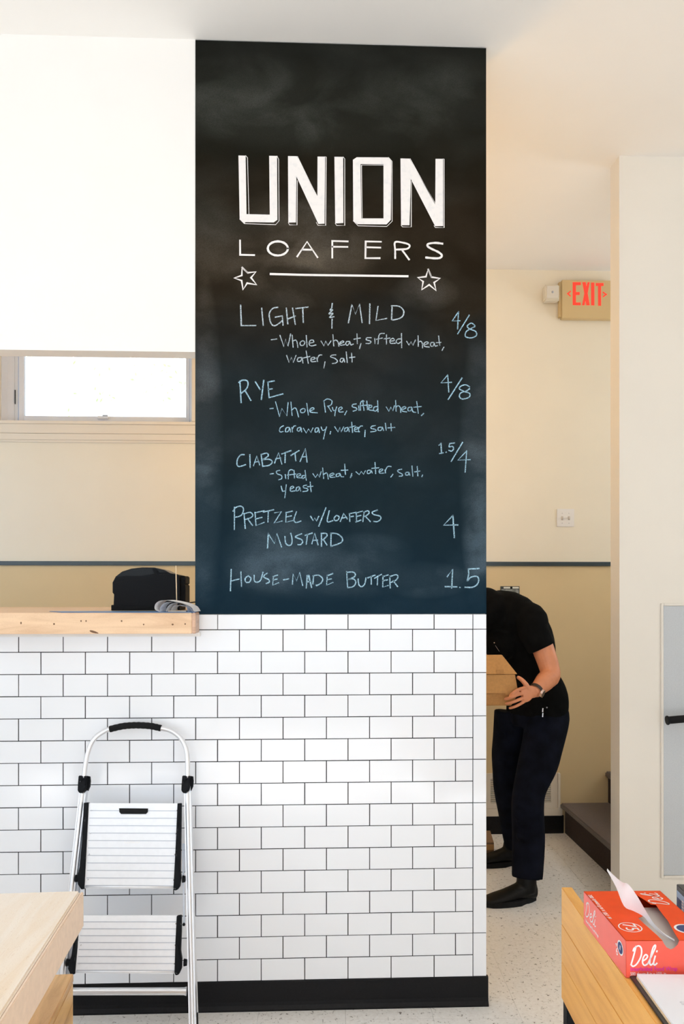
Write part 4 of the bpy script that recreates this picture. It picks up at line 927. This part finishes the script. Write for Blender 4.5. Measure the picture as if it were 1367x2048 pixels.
bm = bmn(); box(bm, (hl_c.x-.034, YB-.0925, hl_c.z-.036), (hl_c.x+.034, YB-.0895, hl_c.z+.036)); ln_ = part('lens', bm, mat('ribbed_lens', (.74, .70, .62), .15), hd, bev=.001); ln_.location = (0,0,0)
bm = bmn(); ball(bm, Vector((hl_c.x, YB-.093, hl_c.z)), .007, 10); bu = part('bulb', bm, M['alud'], hd, smooth=True)
bm = bmn(); box(bm, (hl_c.x+.04, YB-.05, hl_c.z-.01), (sx0-.013, YB-.02, hl_c.z+.01)); part('arm', bm, beige, ex)
# switch plate
sp = thing('light_switch', 'white double toggle switch plate on the back wall, above the blue rail', 'light switch', at(1129.5, 1053, YB))
a = at(1112.5, 1053.5, YB); b = at(1147, 1018, YB)
bm = bmn(); box(bm, (a.x, YB-.006, a.z), (b.x, YB-.0002, b.z)); plate = part('plate', bm, mat('white_switch_plate', (.84, .82, .80), .4), sp, bev=.002)
for px in (1123.5, 1137):
    c = at(px, 1036.5, YB-.006); bm = bmn(); obox(bm, Vector((c.x-.004, YB-.006, c.z-.008)), Vector((.008,0,0)), Vector((0,-.010,.004)), Vector((0,.002,.012))); part('toggle', bm, mat('toggle_ivory', (.62, .56, .50), .4), sp)
    bm = bmn(); box(bm, (c.x-.006, YB-.0066, c.z-.012), (c.x+.006, YB-.0055, c.z+.012)); part('toggle_slot', bm, mat('toggle_slot_grey', (.55, .5, .46), .6), sp)
    bm = bmn()
    for s in (-.03, .03): ball(bm, Vector((c.x, YB-.0062, c.z+s)), .0024, 8)
    part('screw', bm, M['steel'], sp)
# notice in a dark frame behind the person
a = at(1000, 1225, YB); b = at(1037.5, 1172.5, YB)
nf = thing('notice', 'small printed notice in a thin dark frame behind the person\'s shoulder', 'notice', ((a.x+b.x)/2, YB, a.z))
bm = bmn(); box(bm, (a.x, YB-.008, a.z), (b.x, YB-.0003, b.z)); part('frame', bm, mat('dark_green_frame', (.03, .035, .03), .4), nf)
bm = bmn(); zz = b.z-.014; box(bm, (a.x+.018, YB-.0092, zz), (b.x-.004, YB-.0078, b.z-.004)); part('title_strip', bm, mat('notice_paper', (.8, .8, .74), .6), nf)
bm = bmn(); box(bm, (a.x+.004, YB-.0092, a.z+.006), (b.x-.004, YB-.0078, zz-.004)); part('picture', bm, mat('grey_notice_print', (.24, .26, .25), .6, noise=.5, nscale=60), nf)
bm = bmn(); box(bm, (a.x+.058, YB-.0098, zz-.001), (a.x+.072, YB-.009, b.z-.003)); part('title_block', bm, M['rubber'], nf)
# vent grille
a = at(955, 1616.5, YB); b = at(1113, 1545, YB)
vg = thing('vent_grille', 'white louvred return air grille low on the back wall behind the person', 'vent', ((a.x+b.x)/2, YB, a.z))
la = at(979.5, 1605, YB); lb_ = at(1100, 1555.5, YB); vm = mat('vent_white', (.76, .70, .60), .45)
bm = bmn()
for p, q in (((a.x, a.z), (b.x, la.z)), ((a.x, lb_.z), (b.x, b.z)), ((a.x, la.z), (la.x, lb_.z)), ((lb_.x, la.z), (b.x, lb_.z))): box(bm, (p[0], YB-.014, p[1]), (q[0], YB-.0005, q[1]))
part('frame', bm, vm, vg)
bm = bmn(); n = 13
for i in range(n):
    z = la.z+(lb_.z-la.z)*(i+.5)/n; obox(bm, Vector((la.x, YB-.013, z-.004)), Vector((lb_.x-la.x, 0, 0)), Vector((0, .009, .006)), Vector((0, -.0008, .0012)))
lv = part('louver', bm, vm, vg); lv['kind'] = 'stuff'
bm = bmn(); box(bm, (la.x, YB-.002, la.z), (lb_.x, YB-.0008, lb_.z)); part('duct', bm, M['rubber'], vg)
bm = bmn(); z0 = at(1000, 1631, YB).z; box(bm, (at(940,1625,YB).x, YB-.02, z0), (at(1122,1625,YB).x, YB-.0005, a.z-.001)); struct('trim_3', bm, vm, bev=.002)
bm = bmn(); box(bm, (b.x+.002, YB-.022, z0), (at(1118,1600,YB).x, YB-.0005, b.z)); struct('trim_4', bm, vm, bev=.002)
# carpeted stairs going up to the right
s0 = at(1129, 1669, YB).x; s1 = at(1119, 1606, YB).x; zt1 = at(1119, 1605.5, YB).z; zt2 = at(1212, 1542, YB).z; s2 = at(1215, 1560, YB).x; s2n = at(1208.5, 1543, YB).x
st = thing('stairs', 'brown carpeted stairs going up to the right behind the stub wall', 'stairs', (s0+.3, 1.4, 0))
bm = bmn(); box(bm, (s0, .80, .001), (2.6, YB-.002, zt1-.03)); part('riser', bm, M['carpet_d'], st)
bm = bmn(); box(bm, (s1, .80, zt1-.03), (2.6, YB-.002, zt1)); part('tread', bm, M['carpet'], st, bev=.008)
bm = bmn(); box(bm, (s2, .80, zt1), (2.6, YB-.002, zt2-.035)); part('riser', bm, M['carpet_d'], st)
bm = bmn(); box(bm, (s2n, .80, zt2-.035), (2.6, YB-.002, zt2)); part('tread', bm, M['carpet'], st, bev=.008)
# brown box on floor behind far foot
a = atz(975, 1720, 0); bx = thing('floor_box', 'small brown box on the floor behind the boots, cut off by the tiled pillar', 'box', (a.x-.04, a.y+.12, 0))
# grey panel and black bar on the stub wall
pa = at(1325, 1750, .687); pb = at(1325, 1212, .687)
wp = thing('wall_panel', 'light grey flush panel in the pale stub wall at the right edge', 'panel', (pa.x+.3, .687, pa.z))
bm = bmn(); box(bm, (pa.x, .680, pa.z), (pa.x+.75, .6868, pb.z)); part('leaf', bm, mat('speckled_grey_panel', (.52, .55, .58), .4, noise=.05, nscale=200), wp, bev=.001)
bm = bmn(); box(bm, (pa.x-.012, .676, pa.z-.012), (pa.x-.001, .6868, pb.z+.012)); box(bm, (pa.x-.001, .676, pb.z+.001), (pa.x+.75, .6868, pb.z+.012)); box(bm, (pa.x-.001, .676, pa.z-.012), (pa.x+.75, .6868, pa.z-.001)); part('frame', bm, M['side_wall'], wp, bev=.002)
gb_ = thing('grab_bar', 'black round bar with a flared end in front of the grey panel', 'bar', tuple(at(1335, 1441, .60)))
a = at(1336, 1440.5, .60); b = at(1420, 1433, .60)
bm = bmn(); tube(bm, [a, b], .0165, 18); part('bar', bm, M['rubber'], gb_, smooth='auto')
bm = bmn(); dr = (b-a).normalized(); tube(bm, [a-dr*.008, a-dr*.004, a+dr*.003], [.0195, .021, .017], 18); part('end_cap', bm, M['plastic'], gb_, smooth='auto')
bm = bmn(); c = b-dr*.03; tube(bm, [c, Vector((c.x, .681, c.z))], .011, 12); part('bracket', bm, M['plastic'], gb_, smooth='auto')
# scuff mark near the corner of the stub wall edge
# brown box body
bm = bmn()
t0 = at(972, 1682, 1.55); 
for w_ in (0,): obox(bm, Vector((a.x*0+atz(950,1725,0).x, 1.50, 0)), Vector((.0, 0, 0))+Vector((at(983,1700,1.55).x-atz(950,1725,0).x, .0, 0)), Vector((.03, .22, 0)), Vector((0, 0, .10)))
part('carton', bm, mat('brown_floor_card', (.22, .13, .07), .8), bx, bev=.002)
bm = bmn(); obox(bm, Vector((atz(950,1725,0).x, 1.498, .06)), Vector((at(983,1700,1.55).x-atz(950,1725,0).x, 0, 0)), Vector((0, .002, 0)), Vector((0, 0, .03))); part('tape', bm, M['kraft'], bx)
bx.location.z = 0

# ================================================================= TAKE-OUT BOXES held by the person
FY = .80
def frus(bm, x0, x1, y0, y1, z0, z1, ib, it):
    """ib/it: inset at the bottom / at the top"""
    a = [bm.verts.new(p) for p in ((x0+ib, y0+ib, z0), (x1-ib, y0+ib, z0), (x1-ib, y1-ib, z0), (x0+ib, y1-ib, z0))]
    b = [bm.verts.new(p) for p in ((x0+it, y0+it, z1), (x1-it, y0+it, z1), (x1-it, y1-it, z1), (x0+it, y1-it, z1))]
    bm.faces.new(a[::-1]); bm.faces.new(b)
    for i in range(4): bm.faces.new((a[i], a[(i+1) % 4], b[(i+1) % 4], b[i]))
zz = [at(1000, y, FY).z for y in (1413, 1387, 1349, 1312)]
bx0, bx1 = at(880, 1350, FY).x, at(1036, 1350, FY).x
low = thing('takeout_box', 'lower kraft takeout box, gripped by the person\'s hand', 'box', ((bx0+bx1)/2, FY+.09, zz[0]), 'kraft takeout boxes')
bm = bmn(); frus(bm, bx0, bx1, FY, FY+.13, zz[0], zz[1]-.0004, .026, .0); part('tray', bm, M['kraft2'], low, bev=.0015)
bm = bmn(); frus(bm, bx0, bx1, FY, FY+.13, zz[1], zz[2]-.0015, .0, .012); part('lid', bm, M['kraft'], low, bev=.0015)
bm = bmn(); box(bm, (bx1-.06, FY-.0012, zz[1]-.006), (bx1-.03, FY+.001, zz[1]+.006)); part('tab', bm, M['kraft'], low)
upb = thing('takeout_box', 'upper kraft takeout box with sloped sides, stacked on the other', 'box', ((bx0+bx1)/2, FY+.09, zz[2]), 'kraft takeout boxes')
bm = bmn(); frus(bm, bx0+.002, bx1+.002, FY+.004, FY+.134, zz[2], zz[3], .004, .062); part('lid', bm, M['kraft'], upb, bev=.002)
bm = bmn(); obox(bm, Vector((bx1-.10, FY+.007, zz[2]+.002)), Vector((.035,0,0)), Vector((0,.006,.018)), Vector((0,-.0008,.0003))); part('tab', bm, M['kraft2'], upb)

# ================================================================= PERSON
fd = Vector((-.8, -.6, 0)); lf_ = Vector((.6, -.8, 0))       # facing; his left (near side)
pel = at(1070, 1418, 1.20)
per = thing('person', 'person in black t-shirt, dark jeans and black boots bending over kraft boxes beside the pillar', 'person', (pel.x, 1.2, 0))
hipL = pel+lf_*.085+Vector((0,0,-.04)); hipR = pel-lf_*.10+Vector((-.03,0,-.05))
kneL = at(1056, 1592, 1.00); ankL = at(1052, 1768, .95)
kneR = at(1015, 1558, 1.28); ankR = at(1034, 1700, 1.44)
waist = at(1056, 1350, 1.19); chest = at(1038, 1272, 1.13); uch = at(1010, 1228, 1.10); neck = at(946, 1214, 1.07); headc = at(868, 1238, 1.02)
shL = at(1060, 1238, .98); elL = at(1100, 1346, .90); wrL = at(1068, 1384, .815)
shR = uch-lf_*.17+Vector((0,0,-.01)); elR = at(955, 1338, 1.13); wrR = at(880, 1388, 1.00)
def sec(c, t, ra, rb, side): 
    t = t.normalized(); a = (side-t*side.dot(t)).normalized(); b = t.cross(a); return (c, a*ra, b*rb)
def limb(bm, P, R1, R2, side, n=5, seg=20):
    V = catmull(P, n); k = len(V); S = []
    def ip(R, i):
        f = i/(k-1)*(len(R)-1); j = min(int(f), len(R)-2); t = f-j; t = t*t*(3-2*t); return R[j]*(1-t)+R[j+1]*t
    for i, p in enumerate(V):
        t = V[min(i+1, k-1)]-V[max(i-1, 0)]; S.append(sec(p, t, ip(R1, i), ip(R2, i), side))
    loft(bm, S, seg)
# skin body: torso core, neck, head, arms, hands, legs in one continuous surface
bm = bmn()
limb(bm, [pel, waist, chest, uch], [.14, .135, .15, .13], [.10, .10, .105, .09], lf_)
limb(bm, [uch, neck, neck.lerp(headc, .65)], [.07, .056, .054], [.07, .058, .056], lf_)
limb(bm, [hipL, kneL, ankL], [.075, .052, .036], [.078, .055, .038], lf_); limb(bm, [hipR, kneR, ankR], [.075, .052, .036], [.078, .055, .038], lf_)
# head, facing down and to the left
hf = Vector((-.55, -.45, -.70)).normalized(); hu = (Vector((-.45, -.1, .6))-hf*Vector((-.45, -.1, .6)).dot(hf)).normalized(); hs = hf.cross(hu)
HM = Matrix((hs, hf, hu)).transposed().to_4x4()
def Hd(a, b, c): return headc+hs*a+hf*b+hu*c
ball(bm, Hd(0,0,.018), (.074, .094, .092), 24, HM); ball(bm, Hd(0,.030,-.058), (.054, .056, .056), 20, HM); ball(bm, Hd(0,.072,-.088), (.024, .022, .020), 14, HM)
limb(bm, [Hd(0,.088,.012), Hd(0,.106,-.018), Hd(0,.100,-.032)], [.008, .013, .015], [.008, .012, .010], hs, 3, 12)
for s in (-1, 1):
    ball(bm, Hd(s*.076,-.012,-.012), (.010, .022, .032), 12, HM); ball(bm, Hd(s*.030,.082,.020), (.020, .010, .008), 12, HM)
ball(bm, Hd(0,.086,-.056), (.024, .010, .007), 12, HM); ball(bm, Hd(0,.083,-.069), (.020, .010, .008), 12, HM)
# near arm
limb(bm, [shL, shL.lerp(elL, .5)+Vector((.008,0,0)), elL, elL.lerp(wrL, .35)+Vector((.004,0,-.004)), wrL], [.060, .053, .044, .045, .027], [.060, .052, .047, .046, .030], Vector((0,1,0)), 5, 20)
limb(bm, [shR, shR.lerp(elR, .5), elR, elR.lerp(wrR, .35), wrR], [.060, .052, .044, .044, .027], [.060, .050, .045, .044, .030], Vector((0,1,0)), 5, 20)
# near hand: palm, four fingers and the thumb
def finger(bm, pts, r0, r1):
    V = catmull(pts, 4); n = len(V); tube(bm, V, [r0+(r1-r0)*i/(n-1) for i in range(n)], 10); ball(bm, V[-1], r1*.98, 10); ball(bm, V[0], r0, 10)
plm = at(1051, 1388, .790)
limb(bm, [wrL, at(1060, 1384, .80), plm, at(1043, 1391, .785)], [.027, .030, .037, .036], [.020, .019, .018, .014], Vector((.45, 0, -.9)), 4, 18)
FH = .782
finger(bm, [at(1049,1376,.785), at(1038,1378.5,FH-.006), at(1027,1385,FH-.010), at(1020,1391,FH-.004)], .0088, .0072)
finger(bm, [at(1046,1386,.782), at(1034,1389.5,FH-.014), at(1021,1395,FH-.014), at(1010,1398,FH+.004)], .0088, .0072)
finger(bm, [at(1045,1396,.782), at(1034,1400.5,FH-.012), at(1022,1405,FH-.011), at(1012,1407,FH+.006)], .0086, .0070)
finger(bm, [at(1046,1404,.785), at(1037,1409.5,FH-.008), at(1027,1414,FH-.004), at(1019,1416,FH+.010)], .0078, .0064)
finger(bm, [at(1057,1380,.790), at(1051,1369,.784), at(1043,1360,.788), at(1036,1355,.80)], .0135, .0088)
# far hand under the far end of the boxes
plR = Vector((bx0-.008, FY+.10, zz[1]-.02))
limb(bm, [wrR, wrR.lerp(plR, .6), plR], [.027, .034, .034], [.021, .018, .015], Vector((0,1,0)), 4, 16)
for i in range(4):
    y = FY+.06+.023*i; finger(bm, [Vector((bx0-.010, y, zz[1]-.03)), Vector((bx0+.000, y, zz[0]-.006)), Vector((bx0+.026, y, zz[0]-.012)), Vector((bx0+.052, y, zz[0]-.010))], .0095, .0075)
finger(bm, [plR+Vector((0,-.02,0)), Vector((bx0-.012, FY+.05, zz[1]+.02)), Vector((bx0+.002, FY+.03, zz[1]+.045))], .012, .009)
body = remesh('body', bm, M['skin'], per, .0028, 2)
# hair
bm = bmn(); ball(bm, Hd(0,-.020,.030), (.080, .090, .090), 24, HM); ball(bm, Hd(0,-.055,-.02), (.066, .050, .060), 18, HM)
remesh('hair', bm, M['hair'], per, .007, 2)
# t-shirt with sleeves, open at neck and hem by being a thin shell over the body
bm = bmn()
hem = pel+Vector((-.0,0,.0))
limb(bm, [pel+Vector((.004,0,-.035)), pel+Vector((.006,0,.06)), waist, chest, uch, uch.lerp(neck, .45)], [.166, .170, .158, .180, .155, .085], [.128, .132, .125, .135, .115, .082], lf_, 6, 28)
limb(bm, [uch.lerp(shL, .3), shL, at(1066, 1262, .955), at(1083, 1297, .94)], [.078, .074, .070, .067], [.080, .080, .073, .068], Vector((0,1,0)), 5, 22)
limb(bm, [uch.lerp(shR, .3), shR, shR.lerp(elR, .45), shR.lerp(elR, .72)], [.078, .080, .070, .066], [.080, .080, .070, .066], Vector((0,1,0)), 5, 22)
ball(bm, uch.lerp(shL, .55)+Vector((0,.01,.012)), .092, 18); limb(bm, [uch, at(985, 1222, 1.07), at(955, 1228, 1.05)], [.10, .10, .085], [.10, .10, .085], lf_, 4, 20); ball(bm, at(1000, 1288, 1.06), .085, 18)
ball(bm, at(1035, 1225, 1.08), .088, 18); ball(bm, at(1000, 1212, 1.10), .080, 18); ball(bm, at(972, 1206, 1.08), .078, 18)
ts = remesh('t_shirt', bm, M['shirt'], per, .0075, 3)
# jeans
bm = bmn()
limb(bm, [pel+Vector((0,0,.03)), pel+Vector((0,0,-.03)), pel+Vector((-.005,0,-.09))], [.150, .156, .140], [.118, .124, .116], lf_, 4, 26)
limb(bm, [hipL+Vector((-.03,0,.06)), hipL+Vector((-.010,0,.01)), hipL.lerp(kneL, .5)+Vector((.004,0,0)), kneL, kneL.lerp(ankL, .5)+Vector((.006,0,0)), ankL+Vector((.004,0,.03))], [.060, .086, .088, .074, .074, .068], [.080, .112, .100, .078, .078, .074], Vector((0,1,0)), 6, 24)
limb(bm, [hipR+Vector((.01,0,.02)), hipR.lerp(kneR, .5), kneR, kneR.lerp(ankR, .5), ankR+Vector((0,0,.035))], [.098, .090, .072, .070, .066], [.112, .098, .078, .074, .070], Vector((0,1,0)), 6, 24)
for i in range(5):       # folds at the knee and the cuffs
    t = .45+.09*i; p = kneL.lerp(ankL, t-.35); ball(bm, p+Vector((-.03+.05*(i % 2), -.05, 0)), (.045, .022, .012), 10, Matrix.Rotation(.4*(-1)**i, 4, 'Y'))
remesh('jeans', bm, M['jeans'], per, .0075, 3)
# boots
def boot(ank, toe, heel):
    bm = bmn(); d = (toe-heel); L = d.length; d = d.normalized(); s = d.cross(UP)
    hc = Vector((heel.x, heel.y, 0))
    P = lambda t, z: hc+d*(L*t)+UP*z
    S = []
    for t, wd_, z0_, h in ((.0,.030,.012,.085),(.08,.036,.010,.10),(.22,.040,.010,.105),(.40,.042,.010,.085),(.58,.048,.010,.066),(.75,.050,.010,.054),(.90,.042,.012,.044),(1.0,.020,.014,.030)):
        S.append((P(t, (z0_+h)/2), s*wd_, UP*(h-z0_)/2))
    loft(bm, S, 20)
    limb(bm, [P(.16,.05), P(.17,.10), Vector((ank.x, ank.y, .165))], [.046, .047, .050], [.046, .047, .052], s, 4, 20)
    o = remesh('boot', bm, M['boot'], per, .006, 3)
    bm = bmn(); out = []
    for i in range(24):
        a = 2*PI*i/24; t = .5-.52*math.cos(a); ww = (.036 if t < .3 else .050)*(1 if .05 < t < .95 else .8); out.append(P(t, 0)+s*ww*1.06*math.sin(a))
    prism(bm, out, UP*.024); sl = part('sole', bm, M['rubber'], o); sl.location = (0, 0, 0); 
    return o
hL = atz(1070, 1800, 0); tL = atz(972, 1812, 0)
boot(ankL, tL+(tL-hL).normalized()*.02, hL)
hR = atz(1040, 1727, 0); tR = atz(940, 1733, 0); boot(ankR, tR+(tR-hR).normalized()*.0, hR)
# wristwatch
wc = wrL.lerp(elL, .09); ax = (elL-wrL).normalized()
wt_ = part('wristwatch', (lambda bm: (bmesh.ops.create_cone(bm, segments=24, radius1=.0345, radius2=.0350, depth=.017, cap_ends=False, matrix=Matrix.Translation(wc) @ ax.to_track_quat('Z', 'Y').to_matrix().to_4x4()), bm)[1])(bmn()), mat('brown_leather_strap', (.022, .012, .008), .5), per, smooth=True)
n_ = (Vector((.10, -.78, -.62))); n_ = (n_-ax*n_.dot(ax)).normalized(); fc = wc+n_*.034
q_ = n_.to_track_quat('Z', 'Y').to_matrix().to_4x4()
bm = bmn(); bmesh.ops.create_cone(bm, segments=28, radius1=.0205, radius2=.019, depth=.010, cap_ends=True, matrix=Matrix.Translation(fc) @ q_); part('watch_case', bm, mat('rose_steel', (.72, .52, .44), .22, metal=.9), wt_, smooth='auto')
bm = bmn(); bmesh.ops.create_cone(bm, segments=28, radius1=.0160, radius2=.0160, depth=.001, cap_ends=True, matrix=Matrix.Translation(fc+n_*.0052) @ q_); part('watch_dial', bm, mat('dark_dial', (.03, .025, .025), .15), wt_)
bm = bmn(); e1 = ax; e2 = n_.cross(ax)
for k_ in range(12):
    dd = e1*math.cos(k_*PI/6)+e2*math.sin(k_*PI/6); obox(bm, fc+n_*.0058+dd*.011-e1*.0006-e2*.0006, e1*.0015, e2*.0015, n_*.0005)
obox(bm, fc+n_*.0058, e1*.009, e2*.0012, n_*.0005); obox(bm, fc+n_*.0058, e1*.0012, e2*.007, n_*.0005); part('watch_hands', bm, M['steel'], wt_)
# silver clip at the pocket, snap, print mark on shirt
def surf(px, py, Y): return at(px, py, Y)
dgr = bpy.context.evaluated_depsgraph_get(); dgr.update()
def hit(px, py, back=.003):
    d = ray(px, py).normalized(); ok, loc, nor, idx, ob, mt = bpy.context.scene.ray_cast(dgr, CAM, d)
    return (loc-d*back) if ok else None
bpy.context.view_layer.update(); dgr = bpy.context.evaluated_depsgraph_get()
for y0_, y1_ in ((1416, 1424), (1426, 1434)):
    a = hit(1085, y0_); b = hit(1084.5, y1_); bm = bmn(); tube(bm, [a, b], .004, 10); part('pocket_clip', bm, M['steel'], per, smooth='auto')
a = hit(1093, 1415); bm = bmn(); ball(bm, a, .004, 10); part('rivet', bm, M['alud'], per, smooth=True)
a = hit(988, 1285.5); bm = bmn(); ball(bm, a, .0035, 8); b = hit(990, 1291); c = hit(998, 1303); tube(bm, [b, c], .0008, 6); part('badge_pin', bm, M['steel'], per)
for o in bpy.data.objects:
    if 'wo' in o: del o['wo']
